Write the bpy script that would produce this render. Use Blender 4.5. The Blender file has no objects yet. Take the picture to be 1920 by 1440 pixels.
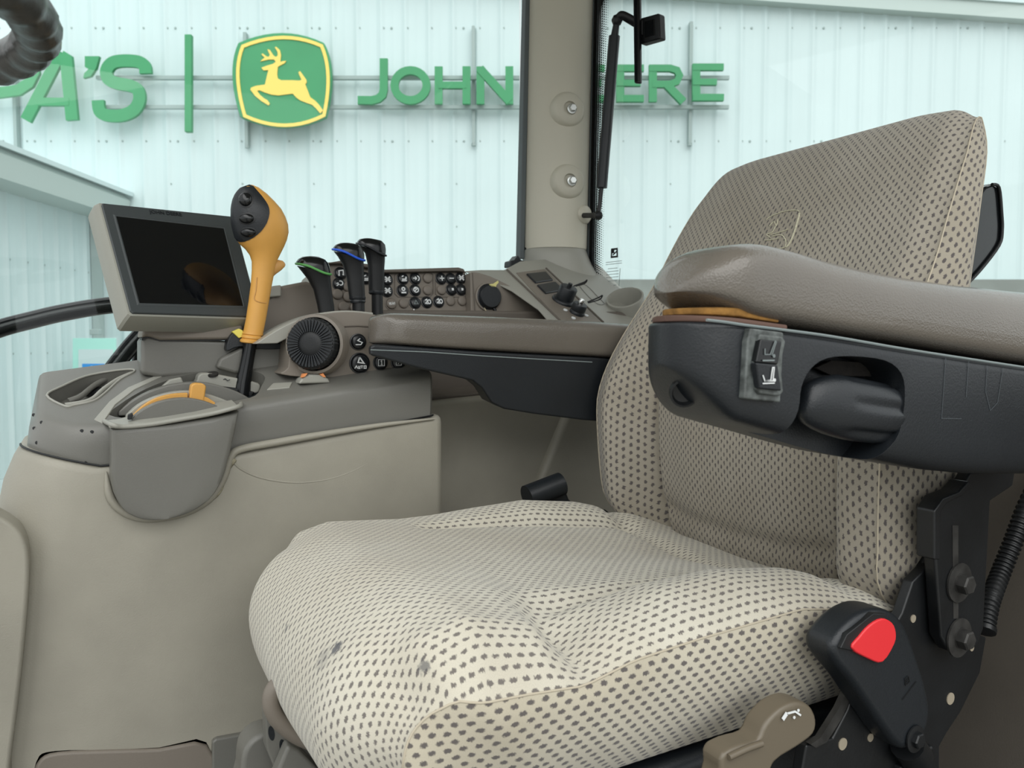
import bpy, bmesh, math, random
import numpy as np
from mathutils import Vector, Matrix
from mathutils.bvhtree import BVHTree
random.seed(7)

# ------------------------------------------------------------------ camera, world, light, exposure
FPX = 1450.0
TH = math.radians(29); PT = math.radians(3)
EYE = np.array([-.769, -.764, .86])
_s, _c = math.sin(TH), math.cos(TH)
RIGHT = np.array([_c, -_s, 0.0])
FWD = np.array([_s*math.cos(PT), _c*math.cos(PT), -math.sin(PT)])
UP = np.cross(RIGHT, FWD)
FH = np.array([_s, _c, 0.0])

scene = bpy.context.scene
COL = scene.collection
cam = bpy.data.cameras.new('camera')
camo = bpy.data.objects.new('camera', cam); COL.objects.link(camo)
M = Matrix.Identity(4)
for i in range(3):
    M[i][0] = RIGHT[i]; M[i][1] = UP[i]; M[i][2] = -FWD[i]; M[i][3] = EYE[i]
camo.matrix_world = M
cam.sensor_width = 36; cam.lens = 36*FPX/1920
cam.clip_start = .02; cam.clip_end = 400
cam.dof.use_dof = True; cam.dof.focus_distance = .95; cam.dof.aperture_fstop = 12
scene.camera = camo

world = bpy.data.worlds.new('overcast_sky'); scene.world = world
world.use_nodes = True
bg = world.node_tree.nodes['Background']
bg.inputs[0].default_value = (.955, .99, 1.0, 1); bg.inputs[1].default_value = .95

sun = bpy.data.lights.new('sun', 'SUN'); sun.energy = 2.2; sun.angle = math.radians(80)
sun.color = (1, .995, .97)
suno = bpy.data.objects.new('sun', sun); COL.objects.link(suno)
suno.rotation_euler = Vector((-.20, -.62, .85)).to_track_quat('Z', 'Y').to_euler()

vs = scene.view_settings
vs.view_transform = 'Standard'; vs.look = 'None'; vs.gamma = 1; vs.exposure = 0.20
try: vs.use_curve_mapping = False
except Exception: pass

# ------------------------------------------------------------------ pixel helpers (photo frame 1920x1440)
def ray(px, py): return FWD + RIGHT*((px-960)/FPX) + UP*((720-py)/FPX)
def _on(ax, v, px, py):
    d = ray(px, py); return EYE + d*((v-EYE[ax])/d[ax])
def onX(v, px, py): return _on(0, v, px, py)
def onY(v, px, py): return _on(1, v, px, py)
def onZ(v, px, py): return _on(2, v, px, py)
def onD(dist, px, py):
    d = ray(px, py); return EYE + d*(dist/(d@FH))
def onP(p0, n, px, py):
    d = ray(px, py); return EYE + d*(((np.array(p0)-EYE)@n)/(d@n))
def WF(a, d, z): return np.array([EYE[0], EYE[1], 0]) + RIGHT*a + FH*d + np.array([0, 0, z])
def nrm(v):
    v = np.array(v, float); return v/np.linalg.norm(v)

# ------------------------------------------------------------------ materials
def mat(name, col, rough=.5, metal=0, bump=0, bscale=300, var=0, vscale=6, spec=.5, coat=0, btype='noise', detail=3, col2=None):
    m = bpy.data.materials.new(name); m.use_nodes = True
    nt = m.node_tree; b = nt.nodes['Principled BSDF']
    b.inputs['Base Color'].default_value = (*col, 1); b.inputs['Roughness'].default_value = rough
    b.inputs['Metallic'].default_value = metal; b.inputs['Specular IOR Level'].default_value = spec
    if coat: b.inputs['Coat Weight'].default_value = coat
    tc = nt.nodes.new('ShaderNodeTexCoord')
    if var or col2:
        n = nt.nodes.new('ShaderNodeTexNoise'); n.inputs['Scale'].default_value = vscale; n.inputs['Detail'].default_value = 5
        r = nt.nodes.new('ShaderNodeValToRGB')
        c2 = col2 if col2 else tuple(max(0, x*(1-var)) for x in col)
        c1 = col if col2 else tuple(min(1, x*(1+var*.5)) for x in col)
        r.color_ramp.elements[0].color = (*c2, 1); r.color_ramp.elements[1].color = (*c1, 1)
        r.color_ramp.elements[0].position = .35; r.color_ramp.elements[1].position = .65
        nt.links.new(tc.outputs['Object'], n.inputs['Vector']); nt.links.new(n.outputs['Fac'], r.inputs['Fac'])
        nt.links.new(r.outputs['Color'], b.inputs['Base Color'])
    if bump:
        if btype == 'noise':
            n = nt.nodes.new('ShaderNodeTexNoise'); n.inputs['Scale'].default_value = bscale; n.inputs['Detail'].default_value = detail; out = n.outputs['Fac']
        else:
            n = nt.nodes.new('ShaderNodeTexVoronoi'); n.inputs['Scale'].default_value = bscale; out = n.outputs['Distance']
        bp = nt.nodes.new('ShaderNodeBump'); bp.inputs['Strength'].default_value = bump; bp.inputs['Distance'].default_value = .001
        nt.links.new(tc.outputs['Object'], n.inputs['Vector']); nt.links.new(out, bp.inputs['Height'])
        nt.links.new(bp.outputs['Normal'], b.inputs['Normal'])
    return m

def srgb(r, g, b):
    f = lambda c: c/12.92 if c <= .04045 else ((c+.055)/1.055)**2.4
    return (f(r/255), f(g/255), f(b/255))

BEIGE = mat('beige_trim', srgb(160, 156, 143), .5, bump=.25, bscale=500, var=.13, vscale=6)
BEIGE2 = mat('beige_pillar', srgb(204, 200, 184), .5, bump=.15, bscale=600)
GRAY = mat('grey_console_plastic', srgb(113, 112, 106), .36, bump=.2, bscale=700, var=.05, vscale=5)
GRAYL = mat('light_grey_plastic', srgb(158, 157, 148), .4, bump=.15, bscale=700)
TAUPE = mat('taupe_plastic', srgb(126, 118, 108), .5, bump=.2, bscale=700)
TAUPED = mat('dark_taupe_plastic', srgb(98, 91, 83), .55, bump=.2, bscale=700)
LEATHER = mat('taupe_leather', srgb(106, 100, 92), .26, bump=.32, bscale=620, btype='vor', var=.06, vscale=10, coat=.35)
BLACK = mat('black_plastic', srgb(27, 31, 35), .4, bump=.25, bscale=600, var=.12, vscale=12)
BLACKM = mat('black_painted_metal', srgb(21, 23, 25), .4, bump=.15, bscale=300, var=.3, vscale=20)
BLACKG = mat('black_gloss', srgb(15, 17, 19), .18)
RUBBER = mat('black_rubber', srgb(20, 22, 24), .5, bump=.2, bscale=400)
SEAL = mat('grey_window_seal', srgb(92, 100, 102), .5)
BUTTON = mat('black_button', srgb(30, 33, 36), .3)
BLANK = mat('blank_button_taupe', srgb(122, 114, 105), .5)
WHITE = mat('white_print', srgb(225, 228, 228), .5)
GREYPRINT = mat('grey_print', srgb(128, 138, 138), .6)
STEEL = mat('bright_steel', srgb(205, 208, 205), .28, metal=.9)
CHROME = mat('chrome', srgb(225, 225, 222), .12, metal=1)
STEELD = mat('dark_dusty_steel', srgb(60, 59, 57), .55, metal=.4, var=.4, vscale=60)
YELLOW = mat('yellow_plastic', srgb(218, 162, 78), .45, bump=.15, bscale=500, var=.06, vscale=20)
YELLOWD = mat('worn_yellow_plastic', srgb(200, 150, 84), .4, bump=.15, bscale=500)
PALEYEL = mat('pale_yellow_tag', srgb(226, 214, 100), .6)
ORANGE = mat('orange_plastic', srgb(235, 150, 90), .5)
RED = mat('red_plastic', srgb(226, 50, 56), .32)
FOAM = mat('yellow_foam', srgb(158, 116, 58), .95, bump=1, bscale=160, var=.35, vscale=90)
GREENL = mat('green_ring', srgb(96, 170, 92), .4)
BLUEL = mat('blue_ring', srgb(36, 92, 214), .4)
SIGNG = mat('sign_green', srgb(62, 150, 100), .45, var=.05, vscale=2)  # lightened green: haze of the window glass is mixed into the colour
SIGNGD = mat('sign_green_edge', srgb(30, 118, 72), .45)
SIGNY = mat('sign_yellow', srgb(250, 216, 110), .5)
METALW = mat('white_wall_metal', srgb(206, 223, 224), .42, var=.035, vscale=.8)
TRIMW = mat('white_trim_metal', srgb(186, 200, 196), .45)
RAILW = mat('grey_rail_metal', srgb(158, 174, 172), .5)
CONC = mat('concrete', srgb(140, 146, 142), .85, bump=.4, bscale=20, var=.15, vscale=2)
GROUND = mat('gravel', srgb(150, 148, 142), .95, bump=.6, bscale=30, var=.25, vscale=8)
MAT = mat('rubber_floor_mat', srgb(52, 52, 50), .8, bump=.4, bscale=100)
SCREEN = mat('screen_glass', srgb(8, 10, 13), .06, spec=.5)
BEZEL = mat('monitor_bezel', srgb(58, 63, 64), .5, bump=.15, bscale=700)
CARPET = mat('dark_rear_trim', srgb(92, 86, 78), .8, bump=.3, bscale=400, var=.1, vscale=8)
HEAD = mat('headliner', srgb(170, 166, 152), .8)
PALEG = mat('pale_green_sheet', srgb(176, 232, 220), .3)
BLUES = mat('blue_sign', srgb(60, 150, 226), .5)
WOVEN = mat('belt_webbing', srgb(62, 62, 62), .8, bump=.5, bscale=300)

def glass_mat(name, tint, refl=1.0):
    m = bpy.data.materials.new(name); m.use_nodes = True; nt = m.node_tree
    nt.nodes.remove(nt.nodes['Principled BSDF']); out = nt.nodes['Material Output']
    tr = nt.nodes.new('ShaderNodeBsdfTransparent'); tr.inputs[0].default_value = (*tint, 1)
    gl = nt.nodes.new('ShaderNodeBsdfGlossy'); gl.inputs['Roughness'].default_value = .0
    fr = nt.nodes.new('ShaderNodeFresnel'); fr.inputs[0].default_value = 1.33
    mx = nt.nodes.new('ShaderNodeMixShader')
    nt.links.new(fr.outputs[0], mx.inputs[0]); nt.links.new(tr.outputs[0], mx.inputs[1]); nt.links.new(gl.outputs[0], mx.inputs[2])
    nt.links.new(mx.outputs[0], out.inputs[0]); return m
GLASS = glass_mat('window_glass', (.965, .985, .98))

def frit_mat():
    m = bpy.data.materials.new('frit_dots'); m.use_nodes = True; nt = m.node_tree
    b = nt.nodes['Principled BSDF']; b.inputs['Base Color'].default_value = (.01, .012, .014, 1); b.inputs['Roughness'].default_value = .4
    uv = nt.nodes.new('ShaderNodeUVMap'); uv.uv_map = 'UVMap'
    def mth(op, a, bb=None, c=None):
        n = nt.nodes.new('ShaderNodeMath'); n.operation = op
        for i, v in enumerate((a, bb, c)):
            if v is None: continue
            if isinstance(v, (int, float)): n.inputs[i].default_value = v
            else: nt.links.new(v, n.inputs[i])
        return n.outputs[0]
    sp = nt.nodes.new('ShaderNodeSeparateXYZ'); nt.links.new(uv.outputs[0], sp.inputs[0])
    u, v = sp.outputs[0], sp.outputs[1]
    p = .0055
    ru = mth('DIVIDE', u, p); rv = mth('DIVIDE', v, p)
    col = mth('FLOOR', ru); off = mth('MULTIPLY', mth('MODULO', col, 2), .5)
    fu = mth('SUBTRACT', mth('FRACT', ru), .5); fv = mth('SUBTRACT', mth('FRACT', mth('ADD', rv, off)), .5)
    d = mth('SQRT', mth('ADD', mth('MULTIPLY', fu, fu), mth('MULTIPLY', fv, fv)))
    rad = mth('MULTIPLY_ADD', mth('DIVIDE', u, .035), -.55, .75)
    k = mth('LESS_THAN', d, rad)
    tr = nt.nodes.new('ShaderNodeBsdfTransparent'); mx = nt.nodes.new('ShaderNodeMixShader')
    nt.links.new(k, mx.inputs[0]); nt.links.new(tr.outputs[0], mx.inputs[1]); nt.links.new(b.outputs[0], mx.inputs[2])
    nt.links.new(mx.outputs[0], nt.nodes['Material Output'].inputs[0]); return m
FRIT = frit_mat()

def fabric(name, base, worn, dash, stains=(), pu=.0060, pv=.0106, hu=.0012, hv=.003):
    m = bpy.data.materials.new(name); m.use_nodes = True; nt = m.node_tree; L = nt.links
    b = nt.nodes['Principled BSDF']; b.inputs['Roughness'].default_value = .9; b.inputs['Specular IOR Level'].default_value = .2
    b.inputs['Sheen Weight'].default_value = .25; b.inputs['Sheen Roughness'].default_value = .5
    tc = nt.nodes.new('ShaderNodeTexCoord')
    def mth(op, a, bb=None, c=None, clamp=False):
        n = nt.nodes.new('ShaderNodeMath'); n.operation = op; n.use_clamp = clamp
        for i, v in enumerate((a, bb, c)):
            if v is None: continue
            if isinstance(v, (int, float)): n.inputs[i].default_value = v
            else: L.new(v, n.inputs[i])
        return n.outputs[0]
    def noise(vec, sc, det=2):
        n = nt.nodes.new('ShaderNodeTexNoise'); n.inputs['Scale'].default_value = sc; n.inputs['Detail'].default_value = det
        L.new(vec, n.inputs['Vector']); return n
    uv = nt.nodes.new('ShaderNodeUVMap'); uv.uv_map = 'UVMap'
    sp = nt.nodes.new('ShaderNodeSeparateXYZ'); L.new(uv.outputs[0], sp.inputs[0])
    n1 = noise(uv.outputs[0], 520, 2); s1 = nt.nodes.new('ShaderNodeSeparateColor'); L.new(n1.outputs['Color'], s1.inputs[0])
    du = mth('MULTIPLY', mth('SUBTRACT', s1.outputs[0], .5), 0.0034); dv = mth('MULTIPLY', mth('SUBTRACT', s1.outputs[1], .5), .0034)
    ru = mth('DIVIDE', mth('ADD', sp.outputs[0], du), pu)
    col = mth('FLOOR', ru); off = mth('MULTIPLY', mth('PINGPONG', col, 1), .5)
    rv = mth('ADD', mth('DIVIDE', mth('ADD', sp.outputs[1], dv), pv), off)
    fu = mth('MULTIPLY', mth('SUBTRACT', mth('FRACT', ru), .5), pu/hu)
    fv = mth('MULTIPLY', mth('SUBTRACT', mth('FRACT', rv), .5), pv/hv)
    d = mth('SQRT', mth('ADD', mth('MULTIPLY', fu, fu), mth('MULTIPLY', fv, fv)))
    k = mth('SUBTRACT', 1.2, d); k = mth('MULTIPLY', k, 2.4, clamp=True)
    # base colour with broad wear and fine melange
    nb = noise(tc.outputs['Object'], 5, 4); nf = noise(uv.outputs[0], 1500, 3)
    rb = nt.nodes.new('ShaderNodeValToRGB'); L.new(nb.outputs['Fac'], rb.inputs[0])
    rb.color_ramp.elements[0].color = (*worn, 1); rb.color_ramp.elements[1].color = (*base, 1)
    rb.color_ramp.elements[0].position = .35; rb.color_ramp.elements[1].position = .62
    mul = nt.nodes.new('ShaderNodeMix'); mul.data_type = 'RGBA'; mul.blend_type = 'MULTIPLY'; mul.inputs[0].default_value = .35
    L.new(rb.outputs[0], mul.inputs[6]); L.new(nf.outputs['Fac'], mul.inputs[7])
    mx = nt.nodes.new('ShaderNodeMix'); mx.data_type = 'RGBA'
    L.new(mth('MULTIPLY', k, .88), mx.inputs[0]); L.new(mul.outputs[2], mx.inputs[6]); mx.inputs[7].default_value = (*dash, 1)
    colr = mx.outputs[2]
    for (pos, r, amt) in stains:
        vm = nt.nodes.new('ShaderNodeVectorMath'); vm.operation = 'DISTANCE'; L.new(tc.outputs['Object'], vm.inputs[0]); vm.inputs[1].default_value = pos
        ns = noise(tc.outputs['Object'], 190, 4)
        dd = mth('ADD', mth('DIVIDE', vm.outputs['Value'], r), mth('MULTIPLY', mth('SUBTRACT', ns.outputs['Fac'], .5), 2.2))
        kk = mth('MULTIPLY', mth('MULTIPLY', mth('SUBTRACT', 1.0, dd), 2.0, clamp=True), amt)
        ms = nt.nodes.new('ShaderNodeMix'); ms.data_type = 'RGBA'; L.new(kk, ms.inputs[0]); L.new(colr, ms.inputs[6])
        ms.inputs[7].default_value = (*srgb(78, 80, 86), 1); colr = ms.outputs[2]
    L.new(colr, b.inputs['Base Color'])
    bp = nt.nodes.new('ShaderNodeBump'); bp.inputs['Strength'].default_value = .5; bp.inputs['Distance'].default_value = .0012
    hh = mth('SUBTRACT', mth('MULTIPLY', nf.outputs['Fac'], .4), mth('MULTIPLY', k, .6)); L.new(hh, bp.inputs['Height'])
    L.new(bp.outputs[0], b.inputs['Normal'])
    return m

# ------------------------------------------------------------------ object helpers
ROOTLOC = {}
def thing(name, loc, label, cat, group=None, kind=None):
    o = bpy.data.objects.new(name, None); COL.objects.link(o); o.location = Vector(loc); o.empty_display_size = .02
    ROOTLOC[o.name] = Vector(loc)
    tag(o, label, cat, group, kind); return o
def tag(o, label=None, cat=None, group=None, kind=None):
    if label: o['label'] = label
    if cat: o['category'] = cat
    if group: o['group'] = group
    if kind: o['kind'] = kind
    return o
def setparent(o, p):
    if p is None: return
    o.parent = p
    if p.name in ROOTLOC: o.matrix_parent_inverse = Matrix.Translation(-ROOTLOC[p.name])
def mk(name, verts, faces, m=None, parent=None, smooth=True, sharp=40, uv=None, label=None):
    me = bpy.data.meshes.new(name); me.from_pydata([tuple(map(float, v)) for v in verts], [], faces)
    bm = bmesh.new(); bm.from_mesh(me)
    if uv is None:
        bmesh.ops.recalc_face_normals(bm, faces=bm.faces)
    bm.to_mesh(me); bm.free()
    if smooth:
        me.polygons.foreach_set('use_smooth', [True]*len(me.polygons))
        if sharp: me.set_sharp_from_angle(angle=math.radians(sharp))
    if uv is not None:
        ul = me.uv_layers.new(name='UVMap')
        for l in me.loops: ul.data[l.index].uv = uv[l.vertex_index]
    if m: me.materials.append(m)
    o = bpy.data.objects.new(name, me); COL.objects.link(o); setparent(o, parent)
    if label: o['label'] = label
    return o
def bevel(o, w, seg=3, ang=35):
    b = o.modifiers.new('bevel', 'BEVEL'); b.width = w; b.segments = seg; b.limit_method = 'ANGLE'; b.angle_limit = math.radians(ang)
    b.harden_normals = True; return o
def bake(o):
    dg = bpy.context.evaluated_depsgraph_get(); ev = o.evaluated_get(dg)
    me = bpy.data.meshes.new_from_object(ev); old = o.data; o.modifiers.clear(); o.data = me; return o
def cut(o, cutters):
    for c in cutters:
        b = o.modifiers.new('cut', 'BOOLEAN'); b.operation = 'DIFFERENCE'; b.object = c; b.solver = 'EXACT'
    bpy.context.view_layer.update(); bake(o)
    for c in cutters:
        me = c.data; bpy.data.objects.remove(c); bpy.data.meshes.remove(me)
    o.data.polygons.foreach_set('use_smooth', [True]*len(o.data.polygons)); o.data.set_sharp_from_angle(angle=math.radians(35))
    return o
def prism(name, pts, d, m, parent=None, bev=0, seg=3, smooth=True, label=None, taper=None):
    pts = [np.array(p, float) for p in pts]; d = np.array(d, float); n = len(pts)
    c = sum(pts)/n
    back = [p+d if taper is None else c+(p-c)*taper+d for p in pts]
    f = [list(range(n))[::-1], list(range(n, 2*n))]
    for i in range(n):
        j = (i+1) % n; f.append([i, j, n+j, n+i])
    o = mk(name, pts+back, f, m, parent, smooth, 35, label=label)
    if bev: bevel(o, bev, seg)
    return o
def box(name, lo, hi, m, parent=None, bev=0, label=None):
    (x0, y0, z0), (x1, y1, z1) = lo, hi
    return prism(name, [(x0, y0, z0), (x1, y0, z0), (x1, y1, z0), (x0, y1, z0)], (0, 0, z1-z0), m, parent, bev, label=label)
def obox(name, c, ex, ey, ez, m, parent=None, bev=0, label=None):
    c, ex, ey, ez = map(lambda v: np.array(v, float), (c, ex, ey, ez))
    return prism(name, [c-ex-ey-ez, c+ex-ey-ez, c+ex+ey-ez, c-ex+ey-ez], 2*ez, m, parent, bev, label=label)
def catmull(pts, n=6, closed=False):
    P = [np.array(p, float) for p in pts]; out = []; N = len(P)
    rng = range(N if closed else N-1)
    for i in rng:
        g = (lambda k: P[k % N]) if closed else (lambda k: P[min(max(k, 0), N-1)])
        p0, p1, p2, p3 = g(i-1), g(i), g(i+1), g(i+2)
        for k in range(n):
            t = k/n
            out.append(.5*((2*p1)+(-p0+p2)*t+(2*p0-5*p1+4*p2-p3)*t*t+(-p0+3*p1-3*p2+p3)*t**3))
    if not closed: out.append(P[-1])
    return out
def frames(pts):
    pts = [np.array(p, float) for p in pts]; T = []
    for i in range(len(pts)):
        a = pts[max(i-1, 0)]; b = pts[min(i+1, len(pts)-1)]; T.append(nrm(b-a))
    r = np.array([0, 0, 1.0]) if abs(T[0][2]) < .9 else np.array([1.0, 0, 0])
    N = [nrm(np.cross(T[0], r))]
    for i in range(1, len(pts)):
        v = N[-1]-T[i]*(N[-1]@T[i]); N.append(nrm(v))
    return pts, T, N
def tube(name, pts, rad, m, parent=None, res=14, closed=False, label=None, caps=True, flat=1.0):
    pts, T, N = frames(pts); n = len(pts); V = []; Fc = []
    for i in range(n):
        r = rad(i/(n-1)) if callable(rad) else rad
        B = np.cross(T[i], N[i])
        for k in range(res):
            a = 2*math.pi*k/res; V.append(pts[i]+N[i]*math.cos(a)*r+B*math.sin(a)*r*flat)
    for i in range(n-1):
        for k in range(res):
            k2 = (k+1) % res; Fc.append([i*res+k, i*res+k2, (i+1)*res+k2, (i+1)*res+k])
    if caps: Fc += [list(range(res))[::-1], list(range((n-1)*res, n*res))]
    return mk(name, V, Fc, m, parent, True, 50, label=label)
def loft(name, rings, m, parent=None, cap0=True, cap1=True, sharp=45, label=None):
    res = len(rings[0]); V = [p for r in rings for p in r]; Fc = []
    for i in range(len(rings)-1):
        for k in range(res):
            k2 = (k+1) % res; Fc.append([i*res+k, i*res+k2, (i+1)*res+k2, (i+1)*res+k])
    if cap0: Fc.append(list(range(res))[::-1])
    if cap1: Fc.append(list(range((len(rings)-1)*res, len(rings)*res)))
    return mk(name, V, Fc, m, parent, True, sharp, label=label)
def basis(n, hint=(0, 0, 1)):
    n = nrm(n); ex = np.cross(np.array(hint, float), n)
    if np.linalg.norm(ex) < 1e-4: ex = np.cross(np.array([1.0, 0, 0]), n)
    ex = nrm(ex); return ex, np.cross(n, ex), n
def lathe(name, prof, o, n, m, parent=None, res=32, sharp=40, label=None, mod=None):
    ex, ey, n = basis(n); o = np.array(o, float); rings = []
    for (r, h) in prof:
        rr = []
        for k in range(res):
            a = 2*math.pi*k/res; q = r*(mod(a, r, h) if mod else 1)
            rr.append(o+ex*math.cos(a)*q+ey*math.sin(a)*q+n*h)
        rings.append(rr)
    return loft(name, rings, m, parent, True, True, sharp, label)
def ribbon(name, lines, w, o, ex, ey, n, th, m, parent=None, label=None, sharp=30):
    """strokes drawn as solid mitred ribbons; lines = list of (points2d, closed[, width])"""
    V = []; Fc = []
    o, ex, ey, n = map(lambda v: np.array(v, float), (o, ex, ey, n))
    for ln in lines:
        P = [np.array(p, float) for p in ln[0]]; closed = ln[1]; ww = (ln[2] if len(ln) > 2 else w)/2
        N = len(P); base = len(V); tk = th+(ln[3] if len(ln) > 3 else 0)
        for i in range(N):
            a = P[(i-1) % N] if (closed or i > 0) else None; b = P[(i+1) % N] if (closed or i < N-1) else None
            d1 = nrm(P[i]-a) if a is not None else None; d2 = nrm(b-P[i]) if b is not None else None
            if d1 is None: d1 = d2
            if d2 is None: d2 = d1
            n1 = np.array([-d1[1], d1[0]]); n2 = np.array([-d2[1], d2[0]]); mm = n1+n2
            mm = mm/max(1e-6, np.linalg.norm(mm)); kk = ww/max(.35, mm@n1)
            for sgn in (1, -1):
                q = P[i]+mm*kk*sgn
                V.append(o+ex*q[0]+ey*q[1]); V.append(o+ex*q[0]+ey*q[1]+n*tk)
        rng = N if closed else N-1
        for i in range(rng):
            A = base+4*i; B = base+4*((i+1) % N)
            Fc += [[A+1, B+1, B+3, A+3], [A, A+2, B+2, B], [A, B, B+1, A+1], [A+2, A+3, B+3, B+2]]
        if not closed:
            A = base; B = base+4*(N-1); Fc += [[A, A+1, A+3, A+2], [B, B+2, B+3, B+1]]
    return mk(name, V, Fc, m, parent, True, sharp, label=label)
def bvh_of(o):
    me = o.data; off = Vector((0, 0, 0))
    return BVHTree.FromPolygons([v.co[:] for v in me.vertices], [p.vertices[:] for p in me.polygons])
def hit(bv, px, py, lift=0.0):
    d = Vector(ray(px, py)).normalized(); r = bv.ray_cast(Vector(EYE), d)
    if r[0] is None: return None
    n = r[1] if r[1].dot(d) < 0 else -r[1]
    return np.array(r[0]+n*lift)
def hexbolt(name, o, n, r, m, parent, washer=1.7, h=.5):
    w = lathe(name, [(r*washer*.6, 0), (r*washer, 0), (r*washer, r*.2), (r*1.05, r*.26), (r*1.05, r*.3)], o, n, m, parent, 24)
    ex, ey, nn = basis(n); o = np.array(o, float)
    ring = lambda q, hh: [o+ex*math.cos(k*math.pi/3)*q+ey*math.sin(k*math.pi/3)*q+nn*hh for k in range(6)]
    loft('bolt_head', [ring(r, r*.25), ring(r, r*h+r*.25), ring(r*.85, r*h+r*.4)], m, w, sharp=20)
    return w
def sm(a, b, x):
    t = min(1, max(0, (x-a)/(b-a))); return t*t*(3-2*t)
def arc(cx, cy, rx, ry, a0, a1, n=14): return [(cx+rx*math.cos(math.radians(a0+(a1-a0)*k/n)), cy+ry*math.sin(math.radians(a0+(a1-a0)*k/n))) for k in range(n+1)]

# ================================================================== SETTING OUTSIDE
GZ = -1.5
o = prism('ground', [WF(-40, -30, GZ), WF(40, -30, GZ), WF(40, 40, GZ), WF(-40, 40, GZ)], (0, 0, -.2), GROUND, smooth=False)
tag(o, 'grey gravel yard around the tractor', 'ground', kind='structure')

WD = 10.0                      # main wall distance
def wz(px, py): return onD(WD, px, py)[2]
za, zb = wz(1290, 0), wz(1920, 45)
aa, ab = (1290-960)/FPX*WD, (1920-960)/FPX*WD
def rake(a): return za+(zb-za)*(a-aa)/(ab-aa)
RIB = .3035
prof = [(0, 0), (.026, .004), (.045, .016), (.058, .022), (.072, .022), (.085, .016), (.104, .004), (.13, 0), (.20, .001), (.215, .003), (.23, .001)]
wall = thing('wall_back', WF(0, WD, GZ), 'white ribbed metal wall of the long building behind the cab', 'wall', kind='structure')
a0 = -5.36-RIB*3*6; NP = 25
for k in range(NP):
    V = []; Fc = []; st = a0+k*RIB*3; cols = []
    for r in range(3):
        for (u, h) in prof: cols.append((st+r*RIB+u, h))
    cols.append((st+3*RIB+.001, 0)); cols = [(u, h+.0015*(k % 2)) for u, h in cols]
    for (u, h) in cols:
        V.append(WF(u, WD-h, GZ)); V.append(WF(u, WD-h, rake(u)))
    n = len(cols)
    for (u, h) in (cols[-1], cols[0]): V.append(WF(u, WD+.04, GZ)); V.append(WF(u, WD+.04, rake(u)))
    n += 2
    for i in range(n):
        j = (i+1) % n; Fc.append([2*i, 2*j, 2*j+1, 2*i+1])
    mk('metal_sheet', V, Fc, METALW, wall, True, 60)
# wall screws (tiny, joined)
V = []; Fc = []
def screw(a, d, z, r=.017):
    b = len(V)
    for k in range(6): V.append(WF(a+r*math.cos(k*1.0472), d, z+r*math.sin(k*1.0472)))
    for k in range(6): V.append(WF(a+r*.8*math.cos(k*1.0472), d-.014, z+r*.8*math.sin(k*1.0472)))
    for k in range(6): Fc.append([b+k, b+(k+1) % 6, b+6+(k+1) % 6, b+6+k])
    Fc.append([b+6+k for k in range(6)])
for py, step, two in ((53, 1, 1), (265, 1, 1), (345, 3, 0), (425, 3, 0), (-30, 1, 0)):
    z = wz(960, py)
    for k in range(NP*3):
        if k % step: continue
        a = a0+k*RIB+.095
        screw(a, WD, z)
        if two and k % 3 == 0: screw(a+.1, WD, z)
o = mk('wall_screws', V, Fc, RAILW, wall, False); o['kind'] = 'stuff'
# rake trim
pts = lambda a, dz: WF(a, WD-.16, rake(a)+dz)
o = prism('trim_1', [pts(-10.9, -.02), pts(11.9, -.02), pts(11.9, .2), pts(-10.9, .2)], FH*.2, TRIMW, smooth=False)
tag(o, 'pale sloping metal trim along the top of the ribbed wall', 'trim', kind='structure')
bandc = prism('flashing_band', [WF(-10.9, WD-.19, rake(-10.9)+.16), WF(11.9, WD-.19, rake(11.9)+.16), WF(11.9, WD-.19, rake(11.9)+.3), WF(-10.9, WD-.19, rake(-10.9)+.3)], FH*.25, METALW, o, smooth=False)
# concrete stem wall on the right
zc = wz(1800, 525)
o = prism('wall_base', [WF(.9, WD-.09, GZ), WF(11.2, WD-.09, GZ), WF(11.2, WD-.09, zc), WF(.9, WD-.09, zc)], FH*.08, CONC, smooth=False)
tag(o, 'grey concrete footing strip below the ribbed white wall', 'wall', kind='structure')

# annex wing on the left: side wall runs towards the camera
AX = (187-960)/FPX*WD
def annex_z(px, py):          # height of a point on the plane a = AX
    d = AX/((px-960)/FPX); return onD(d, px, py)[2]
ztop = annex_z(60, 362)
an = thing('wall_left', WF(AX, 7, GZ), 'white ribbed side wall of the low wing on the left', 'wall', kind='structure')
for k in range(7):
    V = []; Fc = []; st = 3.6+k*RIB*3; cols = []
    for r in range(3):
        for (u, h) in prof: cols.append((st+r*RIB+u, h))
    cols.append((st+3*RIB+.001, 0))
    for (u, h) in cols: V.append(WF(AX+h, min(u, WD-.002), GZ)); V.append(WF(AX+h, min(u, WD-.002), ztop))
    n = len(cols)
    for (u, h) in (cols[-1], cols[0]): V.append(WF(AX-.04, min(u, WD-.002), GZ)); V.append(WF(AX-.04, min(u, WD-.002), ztop))
    n += 2
    for i in range(n):
        j = (i+1) % n; Fc.append([2*i, 2*j, 2*j+1, 2*i+1])
    mk('metal_sheet', V, Fc, METALW, an, True, 60)
V = []; Fc = []
for zz in (1.75, .75, -.3):
    for k in range(22):
        d = 3.7+k*RIB; b = len(V); r = .016
        if d > WD-.1: continue
        for q in range(6): V.append(WF(AX, d+r*math.cos(q*1.0472), zz+r*math.sin(q*1.0472)))
        for q in range(6): V.append(WF(AX+.014, d+r*.8*math.cos(q*1.0472), zz+r*.8*math.sin(q*1.0472)))
        for q in range(6): Fc.append([b+q, b+(q+1) % 6, b+6+(q+1) % 6, b+6+q])
        Fc.append([b+6+q for q in range(6)])
o = mk('wall_screws', V, Fc, RAILW, an, False); o['kind'] = 'stuff'
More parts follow.
